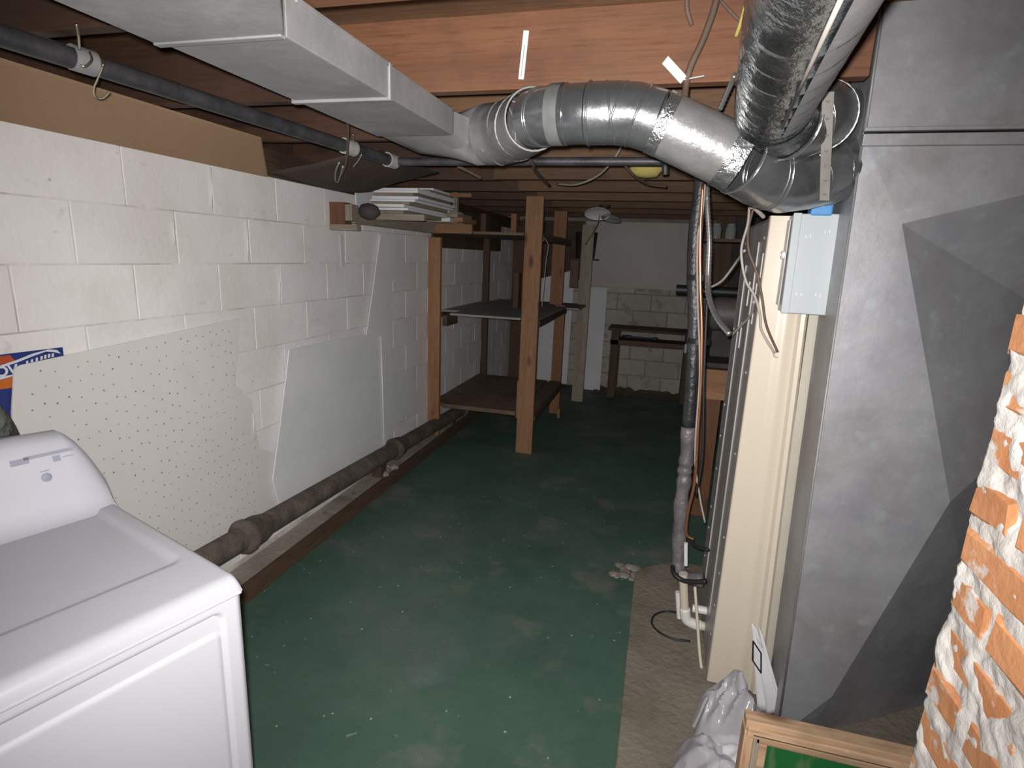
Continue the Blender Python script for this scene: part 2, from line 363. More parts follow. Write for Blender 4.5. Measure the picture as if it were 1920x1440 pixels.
# ================================================================== chimney
ch = thing('brick_chimney', 'old orange brick chimney smeared with white mortar at the right edge', 'chimney', (.60, .62, .0))
CX, CY = .446, .882
def mort(u, v):
    # wraps from the near end along the face and round the far corner
    L1 = .62; s = u*(L1+.16); z = v*2.04
    n = .0065*noise.noise(Vector((s*22, z*22, 0))) + .0035*noise.noise(Vector((s*60, z*60, 3)))
    edge = .011*noise.noise(Vector((0, z*16, 7)))
    y1 = CY-.006+edge
    if s < L1: return (CX+.0008-n, y1-L1+s - (0 if s < L1-.02 else .0), z)
    q = s-L1; return (CX+.0025+min(q, .004)*.5+max(0, q-.004), y1+min(q, .012)*.15-n*.3, z)
link('mortar', MB().grid(170, 330, mort), LIME, ch, smooth=True)
link('core', B(CX+.012, .95, .27, CY-.03, 0, 2.05), LIME, ch)
def brick_mb(l, h, d, seed):
    rr = random.Random(seed); c = .007
    def j(): return rr.uniform(-.0035, .0035)
    vs = []
    for (x, i) in ((d, 0), (.006, 0), (0, c)):
        for (a, b) in ((i, i), (l/2, i), (l-i, i), (l-i, h-i), (l/2, h-i), (i, h-i)):
            vs.append((x+(j()*.5 if x == 0 else 0), a+j(), b+j()*.8))
    fs = []
    for k in (0, 6):
        for q in range(6): fs.append((k+q, k+(q+1) % 6, k+6+(q+1) % 6, k+6+q))
    fs.append((12, 13, 16, 17)); fs.append((13, 14, 15, 16))
    return MB().add(vs, fs)
bmeshes = []
for k in range(7):
    mb = brick_mb(.198, .056, .06, k); me = bpy.data.meshes.new('brick'); me.from_pydata(mb.v, [], mb.f); me.materials.append(BRICK)
    b = bmesh.new(); b.from_mesh(me); bmesh.ops.recalc_face_normals(b, faces=b.faces); b.to_mesh(me); b.free(); bmeshes.append(me)
hmeshes = []
for k in range(5):
    mb = brick_mb(.092, .056, .06, 20+k); me = bpy.data.meshes.new('brick_end'); me.from_pydata(mb.v, [], mb.f); me.materials.append(BRICK)
    b = bmesh.new(); b.from_mesh(me); bmesh.ops.recalc_face_normals(b, faces=b.faces); b.to_mesh(me); b.free(); hmeshes.append(me)
def put_child(me, name, loc, parent, rot=(0,0,0)):
    o = bpy.data.objects.new(name, me); COL.objects.link(o); o.parent = parent
    o.matrix_parent_inverse = PINV.get(parent.name, Matrix.Identity(4)); o.location = loc; o.rotation_euler = rot; return o
for r in range(27):
    z = .008+r*.0755; ye = CY+random.uniform(-.007, .004)
    y = ye
    if r % 2:
        y -= .092; put_child(random.choice(hmeshes), 'brick', (CX-.002+random.uniform(-.002, .003), y, z+random.uniform(-.003, .003)), ch, (random.uniform(-.03, .03), 0, random.uniform(-.02, .02))); y -= .014
    while y > .35:
        y -= .198; put_child(random.choice(bmeshes), 'brick', (CX-.002+random.uniform(-.002, .003), y, z+random.uniform(-.003, .003)), ch, (random.uniform(-.02, .02), 0, random.uniform(-.012, .012))); y -= .014

# ================================================================== plenum
pl = thing('return_plenum', 'tall galvanised sheet metal plenum between the furnace and the brick chimney', 'duct', (.85, 2.0, .03))
PYF = 1.80
tl = PY(1657, 0, PYF); sl = PY(1618, 256, PYF); bl = PY(1463, 1345, PYF)
c1 = PY(1690, 420, PYF); c2 = PY(1780, 940, PYF); c3 = PY(1560, 1305, PYF)
zb = .034
v = [(sl.x, PYF, sl.z), (1.35, PYF, sl.z), (c1.x, PYF-.004, c1.z), (c2.x, PYF-.004, c2.z), (c3.x, PYF-.002, c3.z), (bl.x, PYF, zb),
     (1.35, 2.12, 1.40), (1.35, 2.30, zb), (c3.x-.03, PYF+.05, zb)]
link('front_panel', MB().add(v, [(0, 5, 8, 4, 3, 2), (0, 2, 1), (2, 3, 6), (1, 2, 6), (3, 4, 8, 7), (3, 7, 6)]), GALV, pl)
link('side_panel', MB().add([(sl.x, PYF, sl.z), (bl.x, PYF, zb), (bl.x, 1.997, zb), (sl.x, 1.997, sl.z), (tl.x, PYF, 2.285), (tl.x, 1.997, 2.285)], [(0,1,2,3), (0,3,5,4)]), GALV, pl, solid=.002)
link('upper_box', MB().add([(sl.x-.001, PYF-.012, sl.z+.012), (1.35, PYF-.012, sl.z+.012), (1.35, PYF-.012, 2.285), (tl.x-.003, PYF-.012, 2.285),
                            (sl.x-.001, PYF+.3, sl.z+.012), (tl.x, PYF+.3, 2.285)], [(0,1,2,3)]), GALV, pl)
link('joint_strip', B(sl.x-.003, 1.35, PYF-.017, PYF+.004, sl.z-.026, sl.z+.004), GALV, pl, bevel=.002)
link('joint_strip', B(sl.x-.002, 1.35, PYF-.019, PYF+.004, sl.z+.010, sl.z+.020), GALV, pl, bevel=.002)
link('corner_edge', MB().tube([(tl.x-.002, PYF-.013, 2.284), (sl.x, PYF-.013, sl.z+.01)], .004, 8), GALVD, pl, smooth=True)
link('corner_edge', MB().tube([(sl.x, PYF, sl.z), (bl.x, PYF, zb)], .0035, 8), GALVD, pl, smooth=True)
link('back_panel', B(.56, 1.35, 2.58, 2.6, zb, 2.066), GALV, pl)

# ================================================================== furnace cabinet
fu = thing('furnace_cabinet', 'narrow cream furnace cabinet with dull steel side standing on the pad', 'furnace', (.38, 2.3, .032))
FX, FY0, FY1, FZ0, FZ1 = .303, 2.0, 2.60, .033, 1.776
fsd = link('side_panel', B(FX, FX+.012, FY0+.03, FY1, FZ0, FZ1-.01), GSIDE, fu, bevel=.002); fsd['label'] = 'dull steel side panel'
link('top_panel', B(FX, .465, FY0+.02, FY1, FZ1-.014, FZ1-.008), GSIDE, fu)
link('back_panel', B(FX, .465, FY1, FY1+.01, FZ0, FZ1-.01), GSIDE, fu)
# cream front with pressed profile (flat, shallow channel, rolled right lip)
prof = [(0, .030), (0, .004), (.003, 0), (.060, 0), (.072, -.0015), (.082, -.007), (.098, -.008), (.110, -.001), (.122, -.001), (.130, -.016), (.142, -.018), (.150, -.008), (.150, .028)]
vs = []; fs = []
for k, (zz, xs) in enumerate(((FZ0+.01, 1.28), (1.45, 1.0), (FZ1, 1.0))):
    for (a, dd) in prof: vs.append((FX-.002+a*xs, FY0+dd, zz))
n = len(prof)
for k in range(2):
    for i in range(n-1): fs.append((k*n+i, k*n+i+1, (k+1)*n+i+1, (k+1)*n+i))
fs.append(tuple(range(2*n, 3*n)))
fcv = link('front_cover', MB().add(vs, fs), CREAM, fu, smooth='auto'); fcv['label'] = 'cream enamelled front cover'
link('beige_strip', MB().add([(.455, FY0+.012, 1.70), (.50, FY0+.012, 1.70), (.54, FY0+.012, FZ0), (.487, FY0+.012, FZ0),
                              (.455, FY0+.05, 1.70), (.50, FY0+.05, 1.70), (.54, FY0+.05, FZ0), (.487, FY0+.05, FZ0)],
                             [(0,1,2,3), (4,5,6,7), (0,1,5,4), (1,2,6,5), (2,3,7,6), (3,0,4,7)]), BEIGE, fu)['label'] = 'beige inner edge strip'
for zz in (1.70, 1.36, 1.02, .86, .70, .52, .40, .26, .14):
    link('screw', MB().disc((FX, FY1-.035+random.uniform(-.008, .008), zz+random.uniform(-.02, .02)), (-1,0,0), .006, .004, 8), GALVD, fsd)
for zz in (1.71, 1.50, 1.25, .95, .62, .47, .33, .2):
    link('screw', MB().disc((FX, FY0+.07+random.uniform(-.008, .008), zz), (-1,0,0), .005, .004, 8), GALVD, fsd)
link('ridge', B(FX-.006, FX, 2.16, 2.20, FZ0+.2, 1.70), GSIDE, fsd, bevel=.002)
link('ridge', B(FX-.006, FX, 2.42, 2.45, FZ0+.2, 1.62), GSIDE, fsd, bevel=.002)
link('latch', B(FX-.004, FX, 2.27, 2.29, 1.47, 1.56), GSIDE, fsd)
link('latch', B(FX-.004, FX, 2.34, 2.36, 1.30, 1.40), BOXG, fsd)
link('vent_slot', B(FX-.003, FX, 2.10, 2.103, 1.42, 1.56), BEIGE, fsd)
link('vent_slot', B(FX-.003, FX, 2.05, 2.053, 1.58, 1.66), BEIGE, fsd)
g = PY(1457, 665, FY0-.003)
link('grommet', MB().lathe((g.x, FY0+.002, g.z), (0,-1,0), [(0, .013), (.008, .012), (.008, .007), (.002, .006), (.002, 0)], 16), CABG, fcv, smooth='auto')
# electrical box
db = thing('electrical_box', 'light grey electrical disconnect box fixed to the top of the cream cabinet', 'electrical box', (.40, 1.95, 1.48))
yb = 1.925
a = PY(1489, 403, yb); b_ = PY(1574, 404, yb); c_ = PY(1465, 584, yb); d_ = PY(1547, 589, yb)
a = Vector((a.x, yb, a.z)); 
vs = [a, b_, d_, c_] + [Vector((p.x, FY0-.012, p.z)) for p in (a, b_, d_, c_)]
link('body', MB().add([Vector((p.x, yb+.008, p.z)) if i < 4 else p for i, p in enumerate(vs)], [(0,1,2,3), (4,5,6,7), (0,1,5,4), (1,2,6,5), (2,3,7,6), (3,0,4,7)]), GSIDE, db)
bcv = link('cover', MB().quadslab([a+Vector((-.002,.008,.004)), b_+Vector((.002,.008,.004)), d_+Vector((.002,.008,-.004)), c_+Vector((-.002,.008,-.004))], (0,-1,0), .012), BOXG, db, bevel=.003)
w1 = a.lerp(b_, .17); w2 = c_.lerp(d_, .17)
link('cover_lip', MB().quadslab([a+Vector((-.002,-.004,.006)), w1+Vector((0,-.004,.006)), w2+Vector((0,-.004,-.004)), c_+Vector((-.002,-.004,-.004))], (0,-1,0), .004), BOXG, bcv, bevel=.002)
for px, py in ((1511, 444), (1519, 443), (1547, 435), (1555, 434), (1493, 551), (1502, 552), (1529, 553), (1537, 555)):
    q = PY(px, py, yb-.004); link('screw', B(q.x-.0012, q.x+.0012, yb-.0065, yb-.004, q.z-.004, q.z+.004), WHITE, bcv)
q = PX(1467, 484, a.x-.004)
sw = link('switch_plate', MB().quadslab([(a.x-.006, FY0-.06, 1.50), (a.x-.006, FY0-.02, 1.50), (a.x-.006, FY0-.02, 1.76), (a.x-.006, FY0-.06, 1.76)], (1,0,0), .003), GSIDE, db)
link('dial', MB().lathe((a.x-.006, FY0-.045, 1.655), (-1,0,0), [(0, .013), (.008, .013), (.010, .010), (.010, .006), (.004, .005), (.004, 0)], 18), WHITE, sw, smooth='auto')
bt = PY(1535, 400, 1.955)
link('connector', B(bt.x-.030, bt.x+.030, 1.915, 1.965, a.z-.001, a.z+.036), BLUE, db, bevel=.006)['label'] = 'blue plastic conduit connector'
# wires to the grommet
def cable(name, pts, r, m, label, cat='cable', group=None, n=8, sm=8):
    return single(name, MB().tube(smooth_path(pts, sm), r, n), m, label, cat, group, smooth=True)
cable('cable', [PY(1405, 388, 2.02), PY(1402, 420, 1.99), PY(1390, 470, 1.97), PY(1398, 525, 1.97), PY(1415, 555, 1.975), PY(1425, 590, 1.98), PY(1428, 620, 1.985), PY(1452, 662, 1.993)], .0042, CABG,
      'grey cable dropping over the steel side to the grommet, left of its twin')
cable('cable', [PY(1412, 392, 2.02), PY(1403, 430, 1.985), PY(1404, 470, 1.965), PY(1420, 515, 1.965), PY(1429, 560, 1.97), PY(1437, 610, 1.98), PY(1458, 660, 1.993)], .0042, CABB,
      'brown-grey cable crossing onto the cream front at the grommet')
cable('cable', [PY(1330, 540, 2.5), PY(1355, 525, 2.45), PY(1385, 485, 2.35), PY(1396, 470, 2.1)], .005, CABG, 'thin grey cable slung behind the steel conduit to the furnace side')
cable('cable_sleeve', [PY(1410, 385, 2.0), PY(1420, 395, 2.02), PY(1432, 407, 2.05)], [.010, .012]+[.007]*15, CABG, 'grey cable sleeve on top of the furnace corner')
cable('cable', [PY(1372, 628, 2.3), PY(1392, 608, 2.2), PY(1408, 590, 2.1), PY(1414, 565, 1.99)], .0045, CABG, 'short grey cable rising from the end of the steel conduit')

# ================================================================== upper ducts
# rectangular branch duct along the left
rd = thing('rectangular_duct', 'flat dusty galvanised duct running along under the joists', 'duct', (-.83, 1.2, 1.985))
DX0, DX1, DZ0, DZ1 = -.972, -.703, 1.988, 2.066
link('duct_body', B(DX0, DX1, .97, 1.80, DZ0, DZ1), GALVD, rd, bevel=.003)
# flared near section
vs = [(DX0-.004, .96, DZ0-.004), (DX1+.004, .96, DZ0-.004), (-.56, .76, DZ0-.004), (-.42, .55, DZ0-.004), (-.42, -.4, DZ0-.004), (DX0-.004, -.4, DZ0-.004)]
link('flared_section', MB().quadslab(vs, (0,0,1), .078), GALVD, rd, bevel=.003)
link('flange', B(DX0-.005, DX1+.006, .945, .962, DZ0-.0075, DZ1+.001), GALVD, rd, bevel=.002)
q = PX(730, 130, DX1)
link('flange', B(DX0-.007, DX1+.006, q.y-.008, q.y+.008, DZ0-.007, DZ1), GALVD, rd, bevel=.002)
link('foil_seam', B(DX1-.006, DX1+.004, 1.0, q.y, DZ1-.01, DZ1+.0005), GALVD, rd, bevel=.002)
# square to round transition turning towards the right
N_ = 32
def rect_ring(c, ax, up, w, h):
    out = []
    for k in range(N_):
        t = 2*PI*(k+.5)/N_; x, y = math.cos(t), math.sin(t); s_ = 1/max(abs(x), abs(y)); out.append(c+ax*(x*s_*w/2)+up*(y*s_*h/2))
    return out
def circ_ring(c, ax, up, r): return [c+(ax*math.cos(2*PI*(k+.5)/N_)+up*math.sin(2*PI*(k+.5)/N_))*r for k in range(N_)]
Z = Vector((0,0,1))
r0 = rect_ring(Vector((-.8375, 1.80, 2.027)), Vector((-1,0,0)), Z, .269, .078)
r1 = rect_ring(Vector((-.80, 1.93, 2.015)), Vector((-.90,.42,0)).normalized(), Z, .27, .10)
r2 = circ_ring(Vector((-.655, 1.90, 2.005)), Vector((-.15,1,0)).normalized(), Z, .092)
r3 = circ_ring(Vector((-.60, 1.885, 2.005)), Vector((0,1,0)), Z, .092)
vs = r0+r1+r2+r3
fs = [(k*N_+i, k*N_+(i+1) % N_, (k+1)*N_+(i+1) % N_, (k+1)*N_+i) for k in range(3) for i in range(N_)]
link('transition_boot', MB().add(vs, fs), GALVD, rd, smooth='auto')
# round duct from the boot to the plenum
ro = thing('round_duct', 'shiny round metal duct bending from the flat duct down to the plenum', 'duct', (0, 1.6, 1.9))
pth = [Vector(p) for p in [(-.61,1.885,2.005), (-.555,1.86,2.003), (-.50,1.80,2.000), (-.445,1.71,1.995), (-.395,1.62,1.99)]]
g1 = link('elbow', MB().tube(pth, [.094, .094, .092, .088, .080], 32, cap=False), GALVD, ro, smooth='auto'); g1['label'] = 'dull adjustable elbow at the boot'
p2 = [Vector(p) for p in [(-.40,1.625,1.99), (-.33,1.575,1.988), (-.24,1.57,1.988)]]
g2 = link('straight_section', MB().tube(p2, .0735, 32, cap=False), ROUND, ro, smooth='auto')
p3 = [Vector(p) for p in [(-.24,1.57,1.988), (-.17,1.57,1.988), (-.12,1.572,1.984), (-.06,1.574,1.966)]]
g3 = link('elbow', MB().tube(p3, .0755, 32, cap=False), ROUND, ro, smooth='auto')
p4 = [Vector(p) for p in [(-.06,1.574,1.966), (.05,1.585,1.920), (.15,1.60,1.876)]]
g4 = link('straight_section', MB().tube(p4, [.077, .078, .078], 32, cap=False), ROUND, ro, smooth='auto')
p5 = [Vector(p) for p in [(.15,1.60,1.876), (.21,1.64,1.853), (.275,1.70,1.845), (.345,1.78,1.862), (.41,1.86,1.885), (.49,1.90,1.900)]]
g5 = link('elbow', MB().tube(p5, [.080, .083, .085, .086, .087, .087], 32, cap=False), ROUND, ro, smooth='auto')
def ring(parent, path, t, r, m=ROUND, w=.0035, tilt=None, name='seam'):
    i = min(int(t), len(path)-2); f = t-i; c = path[i].lerp(path[i+1], f); ax = (path[i+1]-path[i]).normalized()
    if tilt: ax = (ax+Vector(tilt)).normalized()
    u = (Z-ax*Z.dot(ax)).normalized(); w_ = ax.cross(u)
    pts = [c+(u*math.cos(2*PI*k/28)+w_*math.sin(2*PI*k/28))*r for k in range(29)]
    return link(name, MB().tube(pts, w, 6, cap=False), m, parent, smooth=True)
for t, r, tl_ in ((.9, .094, (.0,.2,0)), (1.9, .0925, (0,.1,.25)), (2.9, .0885, (.1,0,-.25)), (3.95, .0815, None)): ring(g1, pth, t, r, GALVD, .003, tl_)
for t in (.45, .55, 1.4): ring(g2, p2, t, .074, ROUND, .003)
for t, tl_ in ((.1, None), (.9, (0,0,.2)), (1.1, (0,0,-.25)), (2.2, (0,0,-.1))): ring(g3, p3, t, .0765, ROUND, .003, tl_)
for t, r, tl_ in ((.1, .081, None), (1.2, .084, (.3,0,.2)), (1.35, .085, (.3,0,.2)), (2.6, .0865, (0,0,.35)), (2.75, .0865, (0,0,.35)), (4.0, .088, None), (4.15, .088, None)): ring(g5, p5, t, r, ROUND, .0028, tl_)
# tape bands and hanging band
DUSTR = mat('dusty_round_steel', (0.2,0.2,0.2), (0.288,0.284,0.28), scale=7, rough=.36, metal=.5, bump=.4, bscale=16, rvar=.1, layers=[('n', 4, (1,1,1), .5, .62, (.20,.19,.18), .7), ('n', 13, (1,1,1), .60, .68, (.5,.5,.5), .6)])
g4.data.materials[0] = DUSTR; g1.data.materials[0] = DUSTR
STRAP = mat('dark_strap', (.07,.075,.07), (.11,.115,.11), scale=20, rough=.8)
def band(parent, a, b, r, m, name): return link(name, MB().tube([a, b], r, 28, cap=False), m, parent, smooth=True)
band(g2, Vector((-.335,1.577,1.988)), Vector((-.30,1.572,1.988)), .0765, STRAP, 'strap_band')['label'] = 'dark grey fabric strap'
band(g4, p4[0].lerp(p4[1], .0), p4[0].lerp(p4[1], .25), .0785, FOIL, 'foil_tape')
band(g4, p4[1].lerp(p4[2], .6), p4[2], .0800, FOIL, 'foil_tape')
# large flexible duct overhead on the right
fx = thing('flexible_duct', 'large ribbed foil duct curving overhead into the plenum', 'duct', (.25, 1.4, 1.95))
fp = smooth_path([(.110,.43,1.972), (.157,1.0,1.972), (.190,1.40,1.972), (.206,1.50,1.962), (.255,1.565,1.955), (.325,1.635,1.985), (.385,1.84,2.02), (.48,1.935,2.035)], 22)
Rf = .080; rr = [Rf+(.0042*math.sin(i*1.5708) if 16 < i < 60 else 0) for i in range(len(fp))]
sleeve = link('foil_sleeve', MB().tube(fp[:84], rr[:84], 40, cap=False), FLEX, fx, smooth=True)
el = link('elbow', MB().tube(fp[82:], [.082]*len(fp[82:]), 36, cap=False), ROUND, fx, smooth=True)
for i in (84, 98, 112, 126): ring(el, fp, i+.5, .083, ROUND, .003)
def cover(u, v):
    y = .55+u*.80; x = .075+.082*y; a_ = -.35+1.75*v; ee = .06*math.cos(v*3)
    return (x+.0845*math.cos(a_-.9), y+ee*u, 1.972+.0845*math.sin(a_-.9))
link('smooth_cover', MB().grid(20, 16, cover), GALVD, sleeve, smooth=True)['label'] = 'smooth dull grey patch on the ribbed foil'
link('seam_strip', MB().tube([(.075+.082*y+.012, y, 1.972-.0825) for y in (.5, .9, 1.3)], .003, 6), CABG, sleeve, smooth=True)
# hanger strap with holes
hs = thing('hanger_strap', 'perforated metal strap hanging in front of the round duct', 'strap', (.345, 1.63, 1.80))
t_ = PY(1553, 172, 1.46); b2 = PY(1546, 376, 1.66)
hst = link('strap', MB().quadslab([t_+Vector((-.012,0,0)), t_+Vector((.012,0,0)), b2+Vector((.011,0,0)), b2+Vector((-.011,0,0))], (0,1,0), .002), GALVH, hs)
for k in range(7):
    q = t_.lerp(b2, (k+.5)/7); link('hole', MB().disc(q+Vector((0,-.0003,0)), (0,-1,0), .0045, .0006, 10), CABB, hst)

# ================================================================== joist-face things
tgb = PY(984, 105, 1.628)
jt = thing('cable_clip_tag', 'white plastic strip fixed to the first joist left of centre', 'tag', (tgb.x, 1.62, 2.09))
q1 = PY(987, 57, 1.628); q2 = PY(977, 149, 1.628)
link('tag', MB().beam(q1, q2, .016, .006, up=Vector((0,1,0))), WHITE, jt, bevel=.002)
link('slot', MB().beam(q1.lerp(q2,.3)+Vector((0,-.0035,0)), q1.lerp(q2,.95)+Vector((0,-.0035,0)), .0025, .001, up=Vector((0,1,0))), CABG, jt)
q1 = PY(1247, 112, 1.60); q2 = PY(1282, 150, 1.60)
jt = thing('loose_tag', 'white plastic clip twisted round the dark cable below the first joist', 'tag', (q1.x, 1.6, 2.08))
link('tag', MB().beam(q1, q2, .022, .004, up=Vector((.3,1,.4))), WHITE, jt, bevel=.001)
link('tail', MB().beam(q2, PY(1320, 143, 1.60), .007, .003), GALVH, jt)
cable('cable', [PY(1350, -30, 1.60), PY(1338, 20, 1.60), PY(1318, 75, 1.60), PY(1297, 120, 1.60), PY(1288, 150, 1.605), PY(1284, 185, 1.66)], .0085, CABB, 'thick dark cable hanging down across the first joist')
cable('cable', [PY(1290, -20, 1.60), PY(1288, 15, 1.60), PY(1297, 48, 1.615)], .0055, CABB, 'short dark cable end on the first joist')
cable('cable', [PY(1352, 2, 1.61), PY(1370, 22, 1.61), PY(1388, 40, 1.62)], .004, CABB, 'thin brown cable near the top of the flexible duct')
cable('cable', [PY(1398, 10, 1.60), PY(1388, 45, 1.605), PY(1380, 68, 1.62)], .005, YELL, 'yellowed cable end beside the flexible duct')
def conduit(name, pts, r, label, step=.012):
    P = smooth_path(pts, 10); L = [P[0]]; 
    acc = 0
    for a_, b_2 in zip(P, P[1:]):
        d = (b_2-a_).length; k = max(1, int(d/(step/2)))
        for i in range(1, k+1): L.append(a_.lerp(b_2, i/k))
    R = [r*(1.0 if i % 2 else .78) for i in range(len(L))]
    return single(name, MB().tube(L, R, 12), STEELC, label, 'conduit', smooth=True)
conduit('flexible_conduit', [PY(1378, 140, 1.62), PY(1366, 168, 1.66), PY(1350, 205, 1.70)], .008, 'short armoured cable dropping behind the round duct')
conduit('flexible_conduit', [PY(1326, 330, 2.42), PY(1326, 380, 2.40), PY(1330, 450, 2.38), PY(1328, 520, 2.36), PY(1330, 560, 2.32), PY(1345, 598, 2.26), PY(1368, 627, 2.2)], .0125,
        'corrugated steel conduit curving down to the furnace side')

# ================================================================== gas pipe and hooks
gp = thing('black_pipe', 'black iron pipe hung below the joists along the left side', 'pipe', (-1.2, 1.6, 2.0))
e0 = PZ(738, 303, 2.005); e1 = PZ(0, 66, 2.035)
d = (e0-e1).normalized(); st = e1-d*1.0
link('long_run', MB().tube([st, e1, e0], .024, 16), BLKPIPE, gp, smooth='auto')
e2 = PZ(1292, 303, 2.005); e2.y = e0.y+.02
link('cross_run', MB().tube([e0+Vector((-.01,0,0)), e2], .0175, 14), BLKPIPE, gp, smooth='auto')
link('elbow_fitting', MB().lathe(e0-d*.05, d, [(0,.026),(0,.031),(.02,.031),(.06,.030),(.065,.02)], 16), GSIDE, gp, smooth='auto')
link('coupling', MB().lathe(e0-d*.33, d, [(0,.024),(0,.030),(.06,.030),(.06,.024)], 16), GSIDE, gp, smooth='auto')
link('drop_leg', MB().tube([e2+Vector((-.09,0,0)), e2+Vector((-.085,0,-.05))], .013, 10), BLKPIPE, gp, smooth='auto')
cs = e1+(e0-e1)*.165
link('strap_ring', MB().lathe(PZ(150, 112, 2.033)-d*.02, d, [(0,.025),(0,.029),(.05,.029),(.05,.025)], 16), GALVD, gp, smooth='auto')
def wire(name, pts, label, r=.0022, m=BRASSY, cat='hook', group=None): return single(name, MB().tube(smooth_path(pts, 8), r, 8), m, label, cat, group, smooth=True)
zz = 2.03
wire('wire_hook', [PZ(196, 112, zz), PZ(192, 125, zz-.02), PZ(182, 150, zz-.03), PZ(176, 165, zz-.04), PZ(178, 180, zz-.05), PZ(192, 184, zz-.05), PZ(205, 172, zz-.05)], 'thin wire hook hanging below the pipe by the tan board')
wire('wire_nail', [PZ(143, 45, 2.07), PZ(147, 65, 2.055), PZ(149, 92, 2.04)], 'pale bent wire holding up the near end of the black pipe', .003)
wire('wire_nail', [PZ(168, 98, 2.045), PZ(172, 112, 2.02), PZ(160, 124, 2.0), PZ(150, 122, 2.0)], 'wire loop round the near clamp of the black pipe', .0025)
wire('wire_hook', [PZ(662, 252, 2.05), PZ(663, 265, 2.03), PZ(661, 278, 2.02)], 'pale wire above the far coupling of the black pipe', .003)
wire('wire_hook', [PZ(678, 290, 1.99), PZ(671, 302, 1.98), PZ(663, 313, 1.96)], 'bright wire end below the far coupling of the black pipe', .0035)
wire('wire_hook', [PZ(636, 305, 1.97), PZ(630, 320, 1.955), PZ(629, 338, 1.94), PZ(633, 341, 1.94), PZ(638, 330, 1.95), PZ(643, 312, 1.96)], 'grey wire hook dangling in front of the dark sheet', .004, CABG)
cable('cable', [PZ(650, 222, 2.05), PZ(653, 245, 2.03), PZ(650, 300, 1.97), PZ(640, 330, 1.95)], .005, CABB, 'dark cable hanging beside the flat duct')
# cables strung under the joists further back
cable('cable', [PY(975, 272, 2.2), PY(998, 305, 2.3), PY(1005, 322, 2.6), PY(1030, 348, 3.2)], .008, CABB, 'dark cable crossing below the pipe above the front shelf post')
cable('cable', [PY(858, 312, 2.7), PY(880, 322, 2.75), PY(902, 334, 2.8)], .008, CABB, 'short dark cable end left of the centre post')
cable('cable', [PY(1170, 265, 2.5), PY(1150, 300, 2.6), PY(1120, 330, 2.8), PY(1080, 346, 3.0), PY(1045, 345, 3.2)], .005, CABG, 'thin pale cable looping below the joists')
cable('cable', [PY(1172, 310, 2.6), PY(1190, 330, 2.7), PY(1215, 345, 2.9), PY(1250, 350, 3.0)], .006, CABB, 'brown cable drooping right of the lamp')
q = PY(1212, 322, 2.9)
single('foam_lump', MB().lathe(q+Vector((-.08,0,.015)), (1,0,0), [(0,.005),(.02,.035),(.08,.045),(.13,.04),(.16,.005)], 12), YELL, 'yellow foam lump stuck under the joists', 'foam', smooth=True)

# ================================================================== soil pipe along the left wall
sp = thing('soil_pipe', 'dusty cast iron drain pipe running along the foot of the left wall', 'pipe', (-1.79, 2.5, .1))
s0 = Vector((-1.79, .2, .372)); s1 = Vector((-1.79, 5.2, .135))
def onp(y): t = (y-s0.y)/(s1.y-s0.y); return s0.lerp(s1, t)
dd = (s1-s0).normalized()
link('pipe_run', MB().tube([onp(.2+.25*k) for k in range(21)], .056, 20), SOIL, sp, smooth='auto')
for y in (1.98, 3.50, 4.9):
    link('hub', MB().lathe(onp(y-.02), dd, [(-.02,.056),(0,.073),(.012,.080),(.03,.080),(.045,.073),(.10,.070),(.16,.057)] if y != 1.98 else [(-.01,.056),(.0,.076),(.015,.084),(.035,.083),(.05,.075),(.11,.072),(.17,.057)], 22), SOIL, sp, smooth='auto')
for y in (1.0, 3.25, 4.6):
    q = onp(y); link('support_block', B(q.x-.045, q.x+.03, y, y+.07, .088, q.z-.046), DARKW[0], sp)
q = PX(755, 862, -1.79)
rb = MB()
for k in range(5):
    cx, cy = q.x+random.uniform(-.03, .03), 3.30+k*.035
    rb.lathe((cx, cy, .088), (0,0,1), [(0,.03),(.015,.035),(.03+.01*(k % 2),.022),(.038,.002)], 7)
single('rubble_lump', rb, mat('pale_rubble', (.22,.19,.16), (.30,.27,.23), scale=20, rough=.95, bump=.8), 'pale lump of rubble on the ledge under the far pipe joint', 'rubble')
q = PX(711, 888, -1.80)
single('stone_chip', MB().lathe((-1.80, 2.96, .088), (0,0,1), [(0,.012),(.012,.011),(.018,.002)], 7), SOIL, 'small dark stone on the concrete ledge', 'stone')
q = PX(800, 825, -1.80)
single('stone_chip', MB().lathe((-1.795, 3.95, .088), (0,0,1), [(0,.02),(.018,.018),(.024,.002)], 7), SOIL, 'dark stone on the ledge beyond the rubble', 'stone')

# ================================================================== boards against the left wall
p1 = thing('pegboard', 'large grey-white perforated board on the wall behind the dryer', 'pegboard', (-1.865, 1.7, .4))
XB = -1.864
crn = [PX(20, 775, XB), PX(24, 700, XB), PX(27, 689, XB), PX(38, 684, XB), PX(447, 597, XB), PX(441, 700, XB), PX(440, 722, XB), PX(470, 750, XB), PX(485, 840, XB), PX(512, 850, XB), PX(516, 930, XB)]
poly = crn + [Vector((XB, 2.25, .20)), Vector((XB, 1.10, .20))]
link('panel', MB().quadslab(poly, (1,0,0), .005), PEG, p1)
hb = MB(); ax0 = crn[1]; sl_ = (crn[4].z-crn[3].z)/(crn[4].y-crn[3].y)
for r in range(19):
    for c in range(26):
        y = 1.225+c*.0381+random.uniform(-.004,.004)+(.006 if r % 2 else 0); z_ = crn[3].z+(y-crn[3].y)*sl_-.045-r*.0508+random.uniform(-.003,.003)+(.012 if c % 2 else 0)
        if random.random() < .16: continue
        if y > (2.09 if z_ > .75 else 2.22): continue
        if z_ < .25: continue
        hb.disc((XB+.0051, y, z_), (1,0,0), random.uniform(.0022, .0036), .0005, 6)
